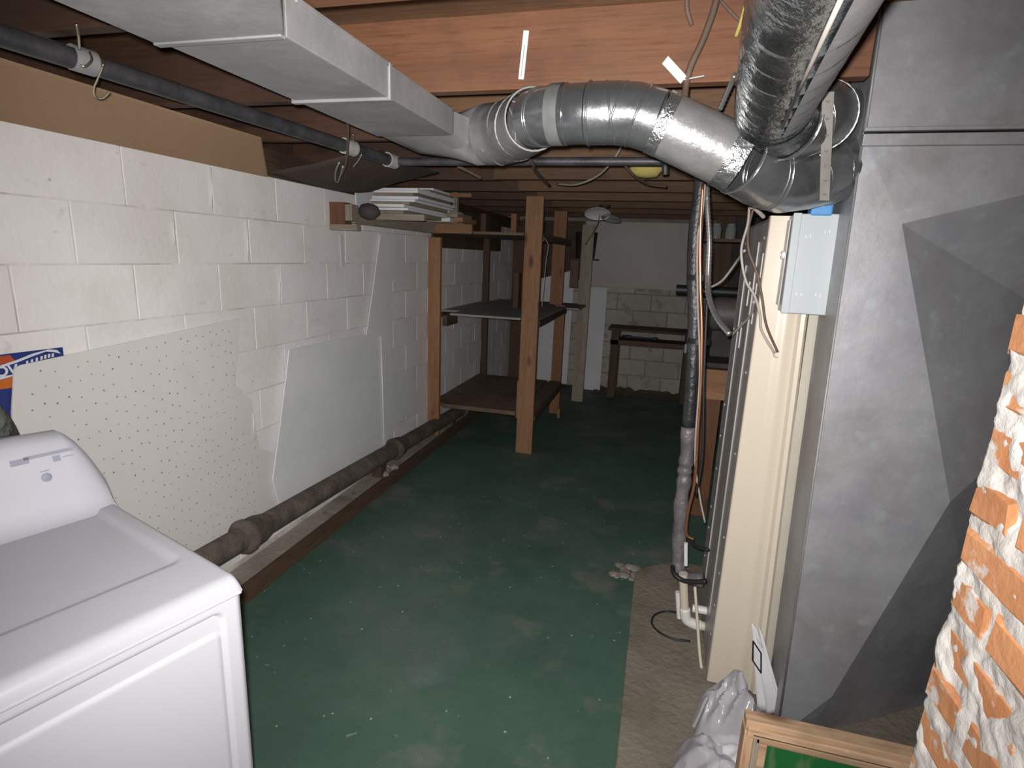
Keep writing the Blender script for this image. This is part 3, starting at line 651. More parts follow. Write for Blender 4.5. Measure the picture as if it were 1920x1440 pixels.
link('holes', hb, HOLE, p1)['kind'] = 'stuff'
p2b = thing('hardboard_panel', 'smooth grey panel leaning on the wall between the pegboard and the shelf post', 'board', (-1.85, 3.0, .3))
X2 = -1.850
cr = [PX(523, 950, X2), PX(510, 900, X2), PX(525, 790, X2), PX(541, 656, X2), PX(640, 634, X2), PX(700, 626, X2), PX(724, 620, X2), PX(722, 700, X2), PX(775, 715, X2), PX(783, 757, X2), PX(740, 800, X2)]
cr += [Vector((X2, 3.5, .20)), Vector((X2, 2.32, .20))]
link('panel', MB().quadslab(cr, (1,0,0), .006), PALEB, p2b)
single('painted_shadow_band', MB().quadslab([PX(712, 440, -1.856), PX(746, 440, -1.856), PX(735, 530, -1.856), PX(726, 625, -1.856), PX(724, 700, -1.856), PX(683, 700, -1.856), PX(684, 640, -1.856), PX(696, 560, -1.856)], (1,0,0), .005), PALEB,  # thin added slab, its blue-grey colour stands for a shadow on the wall
       'narrow blue-grey band of painted shadow on the wall behind the leaning grey panel', 'board')
single('white_rod', MB().tube([PX(714, 630, -1.835), PX(718, 752, -1.835), PX(722, 882, -1.835)], .0055, 8), WHITE, 'thin white rod standing in front of the grey panel', 'rod', smooth=True)
q1 = PX(640, 440, -1.876); q2 = PX(643, 500, -1.876)
link('paint_streak', MB().quadslab([(WX+.004, q1.y-.018, q1.z), (WX+.004, q1.y+.018, q1.z), (WX+.004, q2.y+.018, q2.z), (WX+.004, q2.y-.018, q2.z)], (1,0,0), .002), WHITE, wl)
for (x, y0, y1) in ((475, 775, 825), (395, 314, 388), (325, 412, 460), (463, 415, 490), (523, 500, 575)):
    a1 = PX(x, y0, WX+.006 if x != 475 else -1.856); a2 = PX(x+2, y1, WX+.006 if x != 475 else -1.856)
    link('paint_drip', MB().tube([a1, a2], .0035, 6), WHITE, wl, smooth=True)

# printed card tucked behind the pegboard
cd = thing('printed_card', 'blue and orange printed card tucked behind the left corner of the pegboard', 'sign', (-1.874, 1.2, 1.05))
XC = -1.8740
def cpoly(name, pts, m, lift, lab=None):
    o = link(name, MB().quadslab([(XC+lift, p.y, p.z) for p in [PX(a_, b__, XC) for a_, b__ in pts]], (1,0,0), .0006), m, cd)
    if lab: o['label'] = lab
    return o
k1 = PX(117, 651, XC); k0 = PX(0, 665, XC)
sl2 = (k1.z-k0.z)/(k1.y-k0.y)
link('card', MB().quadslab([(XC-.001, k1.y, k1.z), (XC-.001, .75, k1.z+sl2*(.75-k1.y)), (XC-.001, .75, 1.05), (XC-.001, k1.y, 1.05)], (1,0,0), .002), SBLUE, cd)
cpoly('red_wedge', [(-60, 674), (18, 666), (27, 676), (0, 684), (-60, 700)], SRED, .0012)
cpoly('white_swoosh', [(-60, 700), (0, 685), (30, 675), (60, 663), (90, 655), (106, 656), (113, 663), (100, 660), (85, 659), (60, 668), (30, 680), (0, 689), (-60, 705)], SWHT, .0018)
cpoly('white_edge', [(-60, 722), (0, 707), (24, 702), (24, 705), (0, 712), (-60, 728)], SWHT, .0012)
cpoly('orange_band', [(-60, 728), (0, 713), (23, 706), (21, 727), (0, 730), (-60, 744)], SORG, .0012)
for (x, y) in ((48, 682), (57, 679), (66, 676), (75, 673), (82, 671), (89, 669), (96, 668)):
    cpoly('letter_mark', [(x, y-5), (x+4, y-6), (x+4, y+1), (x, y+2)], SWHT, .0018)
def text_mesh(s, size, m, name):
    cu = bpy.data.curves.new(name, 'FONT'); cu.body = s; cu.size = size; cu.extrude = .0004; cu.offset = .0012
    o = bpy.data.objects.new(name, cu); COL.objects.link(o); dg = bpy.context.evaluated_depsgraph_get()
    me = bpy.data.meshes.new_from_object(o.evaluated_get(dg)); bpy.data.objects.remove(o); bpy.data.curves.remove(cu)
    me.materials.clear(); me.materials.append(m); return me
tm = text_mesh('OV', .042, SWHT, 'lettering')
o = put_child(tm, 'lettering', (XC+.0022, 1.148, 1.212), cd, (0, 0, 0))
o.rotation_euler = (PI/2-0.0, 0, PI/2); 

# ================================================================== dryer
bx, by = -.797, .867
dr = thing('clothes_dryer', 'white clothes dryer standing askew against the left wall', 'dryer', (bx, by, 0), rotz=math.atan2(-.31, .951), local=True)
link('cabinet', B(-.70, -.014, -.69, -.002, .02, .912), DRYW, dr, bevel=.004)
def sst(a, b, x): t = max(0, min(1, (x-a)/(b-a))); return t*t*(3-2*t)
def rrect(y, z, y0, y1, z0, z1, r):   # signed distance, negative inside
    qy = abs(y-(y0+y1)/2)-(y1-y0)/2+r; qz = abs(z-(z0+z1)/2)-(z1-z0)/2+r
    return math.hypot(max(qy, 0), max(qz, 0))+min(max(qy, qz), 0)-r
def front(u, v):
    y = -.69+.69*u; z_ = .02+.892*v
    x = -.006
    d1 = rrect(y, z_, -.645, -.040, .12, .884, .022); x -= .009*(1-sst(-.006, .0, d1))
    d2 = rrect(y, z_, -.640, -.045, .12, .842, .020); x += .007*(1-sst(-.007, -.001, d2))
    e = min(-y, y+.69); x -= .008*(1-sst(0, .012, e))**2
    return (x, y, z_)
link('front_panel', MB().grid(140, 180, front), DRYW, dr, smooth=True)
def top(u, v):
    x = -.70+.70*u; y = -.69+.69*v
    z_ = .945
    dfr = -x; R = .032
    if dfr < R: z_ -= R-math.sqrt(max(0, R*R-(R-dfr)**2))
    for e, R2 in ((-y, .014), (y+.69, .014)):
        if e < R2: z_ -= R2-math.sqrt(max(0, R2*R2-(R2-e)**2))
    dd_ = rrect(x, y, -.9, -.150, -.655, -.034, .03); z_ -= .007*(1-sst(-.024, 0, dd_))
    return (x, y, max(z_, .912))
link('top_panel', MB().grid(150, 140, top), DRYTOP, dr, smooth=True)
link('top_rim', B(-.70, -.001, -.69, -.0005, .904, .914), DRYW, dr, bevel=.003)
# console: swept profile, rounded end corners
pf = [(-.520,.934),(-.545,.937),(-.565,.947),(-.580,.965),(-.592,.99),(-.602,1.03),(-.612,1.07),(-.622,1.105),(-.632,1.128),(-.645,1.140),(-.660,1.145),(-.685,1.145),(-.70,1.140),(-.705,1.12),(-.705,.93)]
def cons(y):
    e = min(-y, y+.69); R = .088
    return 1-.64*(1-e/R)**1.9 if e < R else 1.0
ys = [-.69, -.688, -.684, -.676, -.66, -.64, -.615] + [-.615+.54*k/6 for k in range(1, 7)] + [-.06, -.045, -.03, -.018, -.010, -.005, -.002, 0]
vs = [(x if s > .0 else x, y, .934+(z_-.934)*cons(y)) for y in ys for (x, z_) in pf for s in (1,)]
n = len(pf); fs = [(k*n+i, k*n+i+1, (k+1)*n+i+1, (k+1)*n+i) for k in range(len(ys)-1) for i in range(n-1)]
fs += [tuple(range(n)), tuple(range((len(ys)-1)*n, len(ys)*n))]
con = link('console', MB().add(vs, fs), DRYC, dr, smooth='auto')
# marks on the console (slanted front face between z .99 and 1.105)
def cmark(name, y0, y1, z0, z1, m=MARK):
    def xf(z_): return -.592-(z_-.99)*.26+.0015
    return link(name, MB().quadslab([(xf(z0), y0, z0), (xf(z0), y1, z0), (xf(z1), y1, z1), (xf(z1), y0, z1)], (1,0,.26), .0008), m, con)
cmark('printed_label', -.160, -.060, 1.098, 1.106); cmark('printed_label', -.185, -.150, 1.090, 1.104); cmark('printed_label', -.105, -.090, 1.080, 1.094)
cmark('printed_label', -.085, -.062, 1.086, 1.088); cmark('printed_label', -.135, -.115, 1.063, 1.065)
def xf(z_): return -.592-(z_-.99)*.26
link('button', MB().lathe((xf(1.048), -.125, 1.048), (1,0,.26), [(0,.0105),(.003,.0105),(.004,.009),(.004,0)], 20), MARK, con, smooth='auto')
cmark('printed_label', -.300, -.235, 1.040, 1.043)
link('dial', MB().lathe((xf(1.02), -.27, 1.015), (1,0,.26), [(0,.028),(.006,.028),(.006,.020),(.018,.018),(.018,0)], 24), DRYC, con, smooth='auto')
for x, y in ((-.05,-.05), (-.05,-.64), (-.65,-.05), (-.65,-.64)):
    link('foot', MB().lathe((x, y, 0), (0,0,1), [(0,.018),(.02,.018),(.025,.01)], 12), BLACK, dr)
# exhaust hose behind it
hp = smooth_path([PY(-60, 755, .98), PY(-28, 785, 1.0), PY(-4, 818, 1.06), PY(15, 865, 1.12), PY(30, 940, 1.15)], 14)
for p in hp: p.x = min(p.x, -1.50)
single('exhaust_hose', MB().tube(hp, [.045*(1.0 if i % 2 else .88) for i in range(len(hp))], 20), VENT, 'dusty grey hose rising behind the dryer', 'hose', smooth=True)

# ================================================================== shelving unit
sh = thing('wooden_shelving', 'rough timber shelving unit with plywood shelves built against the left wall', 'shelf', (-1.45, 5.0, 0))
Y0, Y1 = 4.33, 5.65
def post(x0, x1, y0, y1, z0, z1, m=None, lab=None):
    o = link('post', B(x0, x1, y0, y1, z0, z1), m or POSTW[2], sh, bevel=.004)
    if lab: o['label'] = lab
    return o
post(-1.090, -.952, Y0, Y0+.04, 0, 2.068)
post(-1.102, -1.085, Y0+.004, Y0+.04, .30, .62)
post(-1.868, -1.765, Y0-.06, Y0-.02, .09, 1.74)
post(-1.130, -1.000, Y1, Y1+.04, 1.15, 2.068)
post(-1.070, -.965, Y1-.01, Y1+.03, 0, 1.15)
post(-1.860, -1.79, Y1, Y1+.04, .09, 2.0, DARKW[2])
post(-1.73, -1.60, 6.35, 6.39, 0, 1.95, DARKW[2])
post(-.93, -.80, 6.25, 6.29, 0, 1.98, GREYW[2])
def shelf(x0, x1, y0, y1, z0, t, m): return link('shelf_board', B(x0, x1, y0, y1, z0, z0+t), m, sh, bevel=.002)
shelf(-1.70, -1.095, Y0+.0, Y1-.015, 1.118, .018, OLDPL)
shelf(-1.092, -.955, Y0+.045, Y1-.015, 1.118, .018, OLDPL)
shelf(-1.872, -1.70, Y0+.25, Y1-.015, 1.118, .018, OLDPL)
shelf(-1.76, -1.105, Y0-.0, Y1-.015, .322, .035, BROWNSH); shelf(-1.084, -.955, Y0+.045, Y1-.015, .322, .035, BROWNSH)
shelf(-1.87, -1.76, Y0+.03, Y1-.015, .322, .035, BROWNSH)
shelf(-1.76, -1.10, Y0+.02, Y1-.015, 1.775, .022, BROWNSH); shelf(-1.084, -.955, Y0+.05, Y1-.015, 1.775, .022, BROWNSH)
shelf(-1.87, -.83, Y1+.05, 6.34, 1.10, .02, OLDPL)
for z_ in (1.075, .28, 1.735):
    link('bearer', B(-.962, -.945, Y0+.045, Y1-.012, z_, z_+.04), DARKW[1], sh)
    link('bearer', B(-1.868, -1.85, Y0+.0, Y1-.012, z_, z_+.04), DARKW[1], sh)
link('bearer', B(-1.76, -1.72, Y0-.01, Y0+.24, 1.03, 1.115), DARKW[1], sh)
link('back_board', B(-1.874, -1.862, 4.55, 6.3, 1.66, 2.0), DARKW[1], sh)
link('back_board', B(-1.87, -1.02, 7.0, 7.02, 1.36, 2.06), DARKW[0], sh)
link('lower_foot', B(-.955, -.93, 5.5, 5.66, 0, .10), POSTW[0], sh)
# things on the top shelf
def smallbox(name, c, s_, m, label, cat, **k): return single(name, B(c[0]-s_[0]/2, c[0]+s_[0]/2, c[1]-s_[1]/2, c[1]+s_[1]/2, c[2], c[2]+s_[2]), m, label, cat, bevel=.004, **k)
smallbox('wood_offcut', (-1.60, 4.9, 1.798), (.05,.12,.17), DARKW[2], 'dark wood offcut upright at the left end of the top shelf', 'wood')
smallbox('wood_offcut', (-1.38, 5.1, 1.798), (.05,.10,.19), POSTW[2], 'lighter wood offcut upright in the middle of the top shelf', 'wood')
smallbox('dark_carton', (-1.24, 5.3, 1.798), (.13,.3,.16), DARKM, 'dark carton at the right end of the top shelf', 'box')
single('black_bin', MB().lathe((-.95, 6.75, 1.62), (0,0,1), [(0,.0),(0,.11),(.30,.13),(.30,.12),(.02,.10)], 18), DARKM, 'black bin high up by the far wall beside the rear posts', 'bin', smooth='auto')
link('bracket_shelf', B(-1.06, -.80, 6.62, 6.9, 1.60, 1.618), DARKW[0], sh)
smallbox('brown_carton', (-.98, 6.2, 1.30), (.09,.05,.30), BROWNSH, 'brown board hung between the two rear posts', 'board')
smallbox('wood_offcut', (-1.36, 5.2, 1.136), (.05, .09, .33), DARKW[2], 'narrow timber block standing on the middle shelf', 'wood')
wire('string', [PY(1020, 445, 4.4), PY(1028, 460, 4.38), PY(1024, 490, 4.38), PY(1020, 530, 4.38), PY(1016, 575, 4.38)], 'pale string hanging beside the centre post', .003, CABG, 'string')

# ================================================================== lumber rack on the left wall
rk = thing('lumber_rack', 'timber rack bracket and rail fixed high on the left wall', 'rack', (-1.8, 3.4, 1.75))
link('wall_block', B(-1.874, -1.78, 2.90, 2.98, 1.755, 1.875), FIR[2], rk, bevel=.003)['label'] = 'reddish wooden block'
link('wall_block', B(-1.78, -1.735, 2.905, 2.98, 1.775, 1.865), GREYW[2], rk, bevel=.003)
link('wall_block', B(-1.874, -1.70, 2.895, 2.94, 1.722, 1.755), GREYW[0], rk, bevel=.003)
link('rail', B(-1.80, -1.76, 2.985, 4.24, 1.765, 1.835), GREYW[1], rk, bevel=.003)
link('cross_arm', B(-1.87, -1.46, 4.15, 4.19, 1.768, 1.84), POSTW[0], rk, bevel=.003)
link('upright', B(-1.62, -1.58, 4.15, 4.19, 1.84, 2.07), GREYW[2], rk, bevel=.003)
link('cross_arm', B(-1.72, -1.46, 4.12, 4.15, 2.03, 2.06), POSTW[0], rk, bevel=.003)
link('cross_arm', B(-1.76, -1.42, 3.18, 3.22, 1.80, 1.836), GREYW[0], rk, bevel=.003)
zc = 1.838
for k in range(11):
    t = random.uniform(.013, .020); x0 = -1.765+random.uniform(-.012, .012) - (0.0); w_ = .28+random.uniform(-.03, .03)
    if k < 3: w_ -= .06
    tag(link('white_board', B(x0, x0+w_, 3.17+random.uniform(-.02, .04)+(0.03*k if k > 8 else 0), 3.80, zc, zc+t-.0015), WHITEB if k % 3 else GREYW[1], bevel=.0015),
        ['lowest', 'second from bottom', 'third from bottom', 'fourth from bottom', 'fifth from bottom', 'middle', 'fifth from top', 'fourth from top', 'third from top', 'second from top', 'topmost'][k] +
        (' pale board' if k % 3 else ' bare wood board') + ' in the stack on the high wall rack', 'board', 'boards stacked on the high wall rack')
    zc += t
single('board_offcut', MB().quadslab([PX(664, 350, -1.85), PX(706, 338, -1.85), PX(708, 382, -1.85), PX(690, 398, -1.85), PX(668, 398, -1.85)], (1,0,0), .008), WHITEB,
       'small white panel upright on the rack rail against the wall', 'board')
mbb = MB(); cc = Vector((-1.715, 3.06, 1.838))
def ball(u, v):
    th = u*2*PI; ph = v*PI; n_ = 1+.12*noise.noise(Vector((math.cos(th)*3, math.sin(th)*3, ph*3)))
    return (cc.x+.065*n_*math.sin(ph)*math.cos(th), cc.y+.06*n_*math.sin(ph)*math.sin(th), cc.z-.0+.046*n_*math.cos(ph))
single('dark_bundle', mbb.grid(24, 16, ball), mat('dark_plum_cloth', (.050,.035,.042), (.075,.055,.06), scale=20, rough=.95, bump=.8), 'dark rounded bundle resting on the rack rail', 'bundle', smooth=True)
for k, (x0, x1, z0, z1, m_, lb) in enumerate([(-1.765,-1.56,1.842,1.872,WHITE,'white trim piece end lying lowest on the rack arm over the left post'),
                                   (-1.72,-1.50,1.874,1.904,GREYW[1],'brown trim piece lying on the lowest white one above the left post'),
                                   (-1.70,-1.57,1.906,1.925,WHITE,'short white trim piece on top of the pile above the left post'),
                                   (-1.53,-1.46,1.842,1.873,POSTW[1],'bare timber end beside the white trim above the left post')]):
    single('trim_piece', B(x0, x1, 3.95, 4.26, z0, z1), m_, lb, 'board', 'trim pieces on the rack arm', bevel=.002)

# ================================================================== lamp
lp = thing('ceiling_lamp', 'two white dome lamps on one fitting under the far joists', 'lamp', (-.57, 5.0, 2.03))
q = PY(1121, 397, 5.0); q3 = PY(1147, 406, 5.03)
dome = [(0,.0),(-.004,.05),(-.012,.09),(-.030,.112),(-.034,.112),(-.022,.09),(-.014,.05),(-.012,.0)]
link('shade', MB().lathe(q+Vector((0,0,.012)), (-.05,.42,1), [(a_*1.1, b__) for a_, b__ in dome], 24), WHITE, lp, smooth='auto')
link('shade', MB().lathe(q3+Vector((0,0,.01)), (.15,.25,1), [(a_, b__*.8) for a_, b__ in dome], 24), GLASSY, lp, smooth='auto')['label'] = 'smaller grey metal shade'
link('stem', MB().tube([(q.x+.055, 5.0, 2.07), (q.x+.05, 5.0, 2.03), (q.x+.02, 5.0, q.z+.01)], .009, 10), WHITE, lp, smooth=True)
link('stem', MB().tube([(q.x+.055, 5.0, 2.05), (q3.x, 5.02, q3.z+.01)], .008, 10), DARKM, lp, smooth=True)
link('plate', MB().lathe((q.x+.055, 5.0, 2.045), (0,0,1), [(0,.0),(0,.045),(.024,.05),(.024,0)], 16), DARKM, lp, smooth='auto')
cable('lamp_cord', [q+Vector((.02,0,-.02)), PY(1118, 425, 5.2), PY(1098, 458, 5.6)], .005, CABG, 'thin cord running down from the dome lamps', 'cord')

# ================================================================== far end of the room
def lean(name, px, Y, t, m, label, cat='board'):
    pts = [PY(a_, b__, Y) for a_, b__ in px]; return single(name, MB().quadslab(pts, (0,1,0), t), m, label, cat, bevel=.002)
q1 = PY(1092, 537, 7.0); q2 = PY(1139, 541, 7.0)
single('leaning_board', MB().quadslab([(q1.x, 7.00, q1.z), (q2.x, 7.00, q1.z), (q2.x+.01, 6.90, 0.002), (q1.x+.01, 6.90, 0.002)], (0,1,0), .02), WHITEB, 'tall white panel leaning on the far wall beside the rear posts', 'board', bevel=.002)
single('leaning_board', MB().quadslab([(-1.60, 6.98, 1.33), (-1.10, 6.98, 1.48), (-1.10, 6.90, .05), (-1.60, 6.90, .05)], (0,1,0), .012), WHITEB, 'wide white panel leaning on the far wall behind the shelving', 'board')
bn = thing('far_bench', 'low dark wooden bench standing against the far wall', 'bench', (-.1, 6.75, 0))
q1 = PY(1141, 612, 6.6); q2 = PY(1300, 622, 6.6)
zt = .845
link('bench_top', B(-.60, .42, 6.58, 6.98, zt-.03, zt), DARKW[0], bn, bevel=.005)
link('rail', B(-.57, .40, 6.60, 6.64, zt-.20, zt-.14), DARKW[0], bn, bevel=.004)
for x in (-.56, .28):
    for y in (6.60, 6.92): link('leg', B(x, x+.09, y, y+.04, 0, zt-.03), DARKW[2], bn, bevel=.004)
link('lower_shelf', B(-.57, .40, 6.64, 6.92, zt-.155, zt-.14), DARKW[0], bn)
single('dark_tool', MB().lathe((-.45, 6.74, zt-.115), (1,0,0), [(0,.0),(.01,.02),(.1,.024),(.14,.012),(.36,.012),(.40,.024),(.44,0)], 10), mat('dark_blue_metal', (.02,.025,.05), rough=.5), 'dark blue tool lying on the bench rail', 'tool', smooth=True)
q = PY(1288, 648, 6.4)
single('hanging_cylinder', MB().tube([(q.x, 6.57, .72), (q.x, 6.565, .62)], .02, 10), WHITE, 'small white cylinder hung on the bench corner', 'handle', smooth='auto')
# scruffy earth line at the far wall foot
dm = MB().grid(60, 5, lambda u, v: (-.75+1.3*u, 6.72+.34*v, .002+.05*v*v*(.6+noise.noise(Vector((u*14, v*3, 0))))))
tag(link('dirt_heap', dm, mat('brown_dirt', (.10,.085,.055), (.16,.135,.09), scale=18, rough=1, bump=.8), smooth=True), 'brown dirt piled along the foot of the far wall', 'dirt', kind='stuff')
# dark clutter right of the pipes
pt = thing('dark_partition', 'dark board partition behind the furnace', 'partition', (1.2, 5.9, 0))
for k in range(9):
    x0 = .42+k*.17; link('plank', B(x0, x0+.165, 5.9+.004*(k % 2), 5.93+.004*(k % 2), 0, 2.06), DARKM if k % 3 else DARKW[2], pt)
wbn = thing('workbench', 'brown timber workbench half hidden behind the furnace', 'workbench', (.7, 3.8, 0))
q1 = PY(1322, 692, 3.55); q2 = PY(1322, 748, 3.55)
link('bench_top', B(q1.x-.03, 1.3, 3.62, 4.4, q1.z, q1.z+.03), DARKM, wbn)
link('apron', B(q1.x, 1.3, 3.55, 3.60, q2.z, q1.z), POSTW[0], wbn, bevel=.003)
link('leg', B(q1.x+.01, q1.x+.12, 3.60, 3.70, 0, q2.z+.05), FIR[2], wbn, bevel=.003)
link('leg', B(q1.x+.01, q1.x+.12, 4.28, 4.36, 0, q2.z+.05), DARKW[2], wbn, bevel=.003)
link('leg', B(1.15, 1.25, 3.61, 3.70, 0, q2.z+.05), DARKW[2], wbn, bevel=.003)
q = PY(1362, 590, 3.95)
single('steel_drum', MB().lathe((q.x-.10, 3.98, q.z), (1,0,0), [(0,.0),(.0,.09),(.03,.115),(.5,.115),(.5,0)], 24), TANK, 'dark grey rounded canister on the workbench', 'canister', smooth='auto')
single('canister_stand', B(q.x-.08, q.x+.36, 3.90, 4.06, q1.z+.03, q.z-.105), DARKM, 'black stand under the grey canister', 'stand')
q = PY(1340, 548, 4.05)
single('black_pipe_run', MB().tube([(q.x-.25, 4.15, q.z), (2.099, 4.15, q.z)], .035, 14), BLACK, 'fat black pipe running sideways behind the steel conduit', 'pipe', smooth='auto')
for px, py, lb in ((1343, 432, 'left'), (1372, 420, 'right')):
    q = PY(px, py, 4.6)
    zj = PY(1343, 432, 4.6).z-.0615
    single('glass_jar', MB().lathe((q.x, 4.6, zj), (0,0,1), [(0,.0),(0,.038),(.08,.038),(.095,.03),(.11,.03),(.11,0)], 16), GLASSY, lb+' shiny jar on the high shelf behind the furnace', 'jar', smooth='auto')
q = PY(1343, 432, 4.6)
hsf = thing('high_shelf', 'short dark shelf hung high behind the furnace', 'shelf', (q.x+.3, 4.6, q.z-.085))
link('shelf_board', B(q.x-.10, 1.3, 4.5, 4.75, q.z-.085, q.z-.062), DARKW[0], hsf)
for x in (q.x-.09, 1.26):
    link('hanger', B(x, x+.03, 4.72, 4.75, q.z-.062, 2.262), DARKW[2], hsf)

# ================================================================== line set and drain by the furnace
ls = thing('insulated_line', 'black wrapped refrigerant pipe hanging left of the furnace', 'pipe', (.15, 2.4, .3))
YP = 2.42
path = [PY(1318, 318, YP), PY(1311, 380, YP), PY(1304, 440, YP), PY(1301, 520, YP), PY(1303, 600, YP), PY(1298, 700, YP), PY(1291, 800, YP)]
link('upper_wrap', MB().tube(smooth_path(path, 6), .0285, 16), INSU, ls, smooth=True)
path = [PY(1291, 800, YP), PY(1287, 860, YP), PY(1284, 880, YP), PY(1283, 900, YP), PY(1277, 945, YP), PY(1273, 1010, YP), PY(1273, 1070, YP-.02), PY(1285, 1082, YP-.05), PY(1318, 1088, YP-.08)]
sp_ = smooth_path(path, 6)
link('lower_wrap', MB().tube(sp_, [.030+.003*math.sin(i*1.1) for i in range(len(sp_))], 16), INSG, ls, smooth=True)['label'] = 'grey crinkled lower wrap'
for y in (522, 640):
    q = PY(1306, y, YP); link('cable_tie', MB().lathe(q+Vector((.008,0,-.008)), (0,0,1), [(0,.036),(0,.046),(.022,.046),(.022,.036)], 16), BLACK, ls, smooth='auto')
YC = YP-.045
def cop(pts, r, lb, m=COPPER): return single('copper_tube', MB().tube(smooth_path([PY(a_, b__, YC) for a_, b__ in pts], 8), r, 10), m, lb, 'pipe', smooth=True)
cop([(1318, 345), (1313, 440), (1313, 530), (1316, 620), (1314, 720), (1309, 800), (1303, 900), (1290, 960), (1287, 1000), (1300, 1012)], .0065, 'bright copper tube strapped to the black wrapped pipe')
cop([(1322, 345), (1317, 400), (1308, 450), (1308, 560), (1312, 700), (1303, 850), (1312, 930), (1322, 980)], .0042, 'thinner brass coloured tube crossing behind the copper one', CABG)
cop([(1326, 560), (1320, 700), (1317, 850), (1305, 930)], .006, 'black wire beside the copper tubes', BLACK)
dn = thing('drain_pipe', 'white plastic drain pipe with an elbow turning into the furnace foot', 'pipe', (.24, 2.3, .03))
Yd = 2.28
link('upright_pipe', MB().tube([PY(1281, 1075, Yd), PY(1284, 1150, Yd)], .0185, 16), PVCY, dn, smooth='auto')
link('elbow', MB().tube(smooth_path([PY(1284, 1140, Yd), PY(1287, 1160, Yd), PY(1300, 1169, Yd), PY(1314, 1173, Yd)], 5), .023, 16), PVC, dn, smooth=True)
link('outlet_pipe', MB().tube([PY(1312, 1172, Yd), PY(1350, 1182, Yd-.02)], .019, 16), PVCY, dn, smooth='auto')
link('side_pipe', MB().tube([PY(1271, 1110, Yd+.03), PY(1274, 1158, Yd+.03)], .012, 12), PVC, dn, smooth='auto')
link('stub_pipe', MB().tube([PY(1298, 1140, Yd), PY(1340, 1148, Yd)], .017, 14), PVC, dn, smooth='auto')
link('white_tube', MB().tube([PY(1286, 1018, Yd), PY(1286, 1060, Yd)], .008, 10), WHITE, dn, smooth='auto')
cable('thin_tube', [PY(1303, 1100, 2.2), PY(1308, 1170, 2.15), PY(1313, 1235, 2.1), PY(1322, 1290, 2.05)], .0065, PVCY, 'thin beige tube down the furnace side to the pad', 'tube')
cable('black_hose', [PY(1261, 1062, 2.30), PY(1264, 1076, 2.26), PY(1280, 1088, 2.24), PY(1300, 1091, 2.22), PY(1324, 1090, 2.2)], .010, BLACK, 'thick black hose bent round the foot of the grey wrap', 'hose')
cable('black_hose', [PY(1293, 1012, 2.34), PY(1305, 1024, 2.3), PY(1328, 1031, 2.25)], .008, BLACK, 'short black hose entering the furnace side above the bend', 'hose')
cable('cord_loop', [PZ(1275, 1150, .06), PZ(1250, 1146, .042), PZ(1228, 1153, .040), PZ(1222, 1168, .038), PZ(1232, 1182, .038), PZ(1252, 1194, .038), PZ(1272, 1200, .038), PZ(1294, 1202, .038)], .0045, BLACK, 'thin black cord looped on the concrete pad', 'cord')
rub = MB()
for k in range(16):
    x, y = -.06+random.uniform(-.06, .10), 2.76+random.uniform(-.07, .07); r = random.uniform(.012, .03)
    rub.lathe((x, y, 0), (0,0,1), [(0, r*1.2), (r*.3, r), (r*.5, r*.3), (r*.52, 0)], 6)
tag(link('broken_concrete', rub, mat('crumbled_concrete', (.17,.15,.12), (.25,.22,.18), scale=15, rough=1, bump=.6)), 'crumbled concrete bits at the corner of the pad', 'rubble', kind='stuff')

# ================================================================== foreground: booklet, bag, framed board
bk = thing('paper_booklet', 'white folded booklet with a dark box printed on it, beside the cream cabinet', 'booklet', (.47, 1.9, .05))
Yk = 1.90
def page(pts, bend, name, m):
    def f(u, v):
        t = PY(*pts[0], Yk).lerp(PY(*pts[1], Yk), u); b__ = PY(*pts[3], Yk).lerp(PY(*pts[2], Yk), u); p = t.lerp(b__, v)
        p.y += bend*math.sin(PI*v)-.03*v; return p
    return link(name, MB().grid(6, 14, f), m, bk, smooth=True, solid=.001)
page([(1410, 1168), (1420, 1180), (1462, 1322), (1418, 1320)], .012, 'page', PAPER)
page([(1421, 1172), (1428, 1182), (1468, 1326), (1455, 1328)], -.012, 'page', PAPER)
page([(1414, 1190), (1430, 1212), (1466, 1320), (1436, 1330)], -.016, 'page', PAPER)
def mk(a_, b__, t=.0022):
    q1 = PY(*a_, Yk-.045); q2 = PY(*b__, Yk-.045); return MB().tube([q1, q2], t*1.2, 6)
frame_mb = MB()
for a_, b__ in (((1412, 1202), (1427, 1225)), ((1427, 1225), (1427, 1262)), ((1427, 1262), (1411, 1238)), ((1412, 1202), (1411, 1238))):
    q1 = PY(*a_, Yk-.045); q2 = PY(*b__, Yk-.045); frame_mb.tube([q1, q2], .0026, 6)
link('printed_box', frame_mb, BLACK, bk)
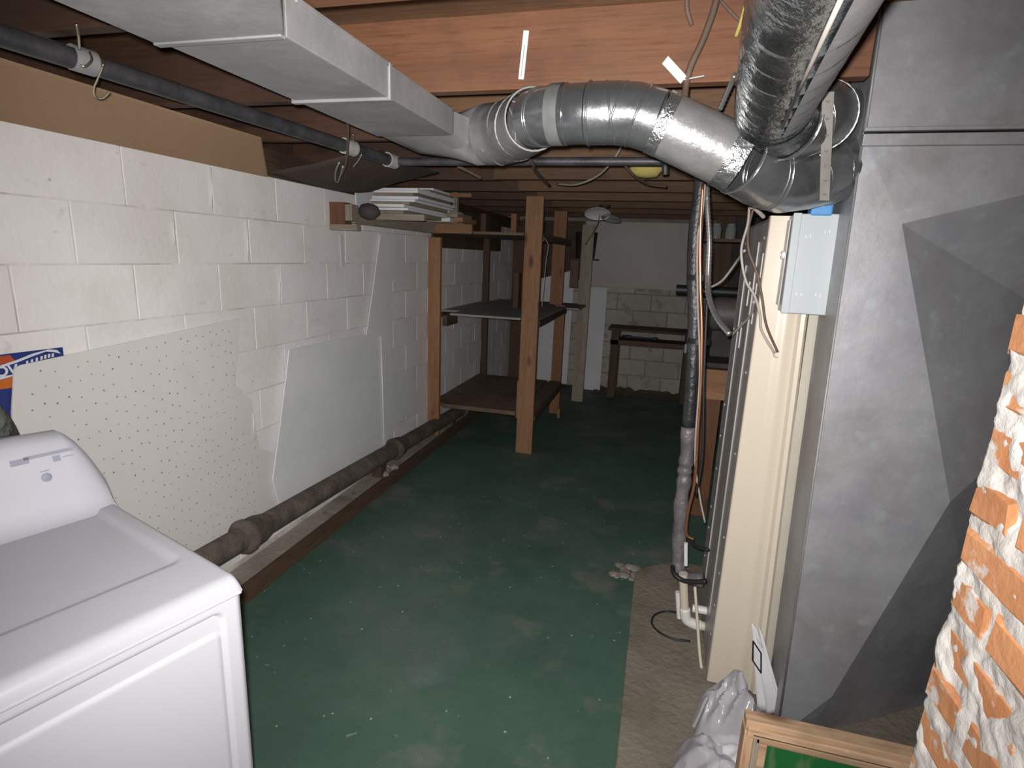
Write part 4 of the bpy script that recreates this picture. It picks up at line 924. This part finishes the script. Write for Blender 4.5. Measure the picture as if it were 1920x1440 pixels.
# crumpled clear bag
def bagfn(cx, cy, rx, ry, hz, seed):
    def f(u, v):
        a_, b__ = 2*u-1, 2*v-1                      # square to disc, no pole
        x = a_*math.sqrt(1-b__*b__/2); y = b__*math.sqrt(1-a_*a_/2); r = min(1, math.hypot(x, y))
        n1 = noise.noise(Vector((x*1.7+seed, y*1.7, 0))); n2 = abs(noise.noise(Vector((x*2.6+seed, y*2.1, 5)))); n3 = abs(noise.noise(Vector((x*6+seed, y*5, 9))))
        k = 1+.30*noise.noise(Vector((math.atan2(y, x)*1.1, seed, 2)))
        h = hz*(1-r**2.2)*(.95+.35*n1-.50*n2-.05*n3)
        return (cx+rx*x*k+.02*n1, cy+ry*y*k, .036+max(0, h))
    return f
bg = thing('plastic_bag', 'crumpled clear plastic bag lying on the pad before the cream cabinet', 'bag', (.33, 1.62, .034))
link('bag_film', MB().grid(44, 44, bagfn(.350, 1.76, .125, .13, .25, 2.0)), BAG, bg, smooth='auto')
link('bag_film', MB().grid(36, 36, bagfn(.275, 1.56, .11, .16, .13, 9.0)), BAG, bg, smooth='auto')
link('folded_sheet', MB().grid(20, 20, lambda u, v: (.27+.14*u, 1.52+.17*v, .07+.06*u+.02*noise.noise(Vector((u*5, v*5, 2))))), PAPER, bg, smooth='auto', solid=.001)
# framed green board
fr = thing('framed_green_board', 'small wooden framed green board standing in front of the plenum', 'frame', (.58, 1.46, .034))
YF = 1.44
A = PY(1396, 1330, YF+.045); Bq = PY(1700, 1388, YF)
x0, x1, zt = A.x, .90, (A.z+.004)
link('top_rail', B(x0, x1, YF, YF+.045, zt-.030, zt), FRAMEW, fr, bevel=.003)
link('top_rail', B(x0+.004, x1, YF-.012, YF+.0, zt-.044, zt-.012), FRAMEW, fr, bevel=.003)
link('rail_gap', B(x0+.02, x1, YF-.0125, YF-.011, zt-.034, zt-.031), DARKW[0], fr)
link('top_rail', B(x0+.03, x1, YF-.006, YF+.012, zt-.062, zt-.044), FRAMEW, fr, bevel=.003)
link('side_rail', B(x0-.002, x0+.024, YF-.004, YF+.045, .034, zt-.031), FRAMEV, fr, bevel=.003)
link('side_rail', B(x0+.024, x0+.040, YF-.006, YF+.03, .034, zt-.045), GREYW[2], fr, bevel=.002)
link('side_rail', B(x0+.040, x0+.062, YF-.003, YF+.02, .034, zt-.062), FRAMEW, fr, bevel=.003)
link('board', B(x0+.06, x1, YF+.012, YF+.02, .034, zt-.060), GREEN, fr)
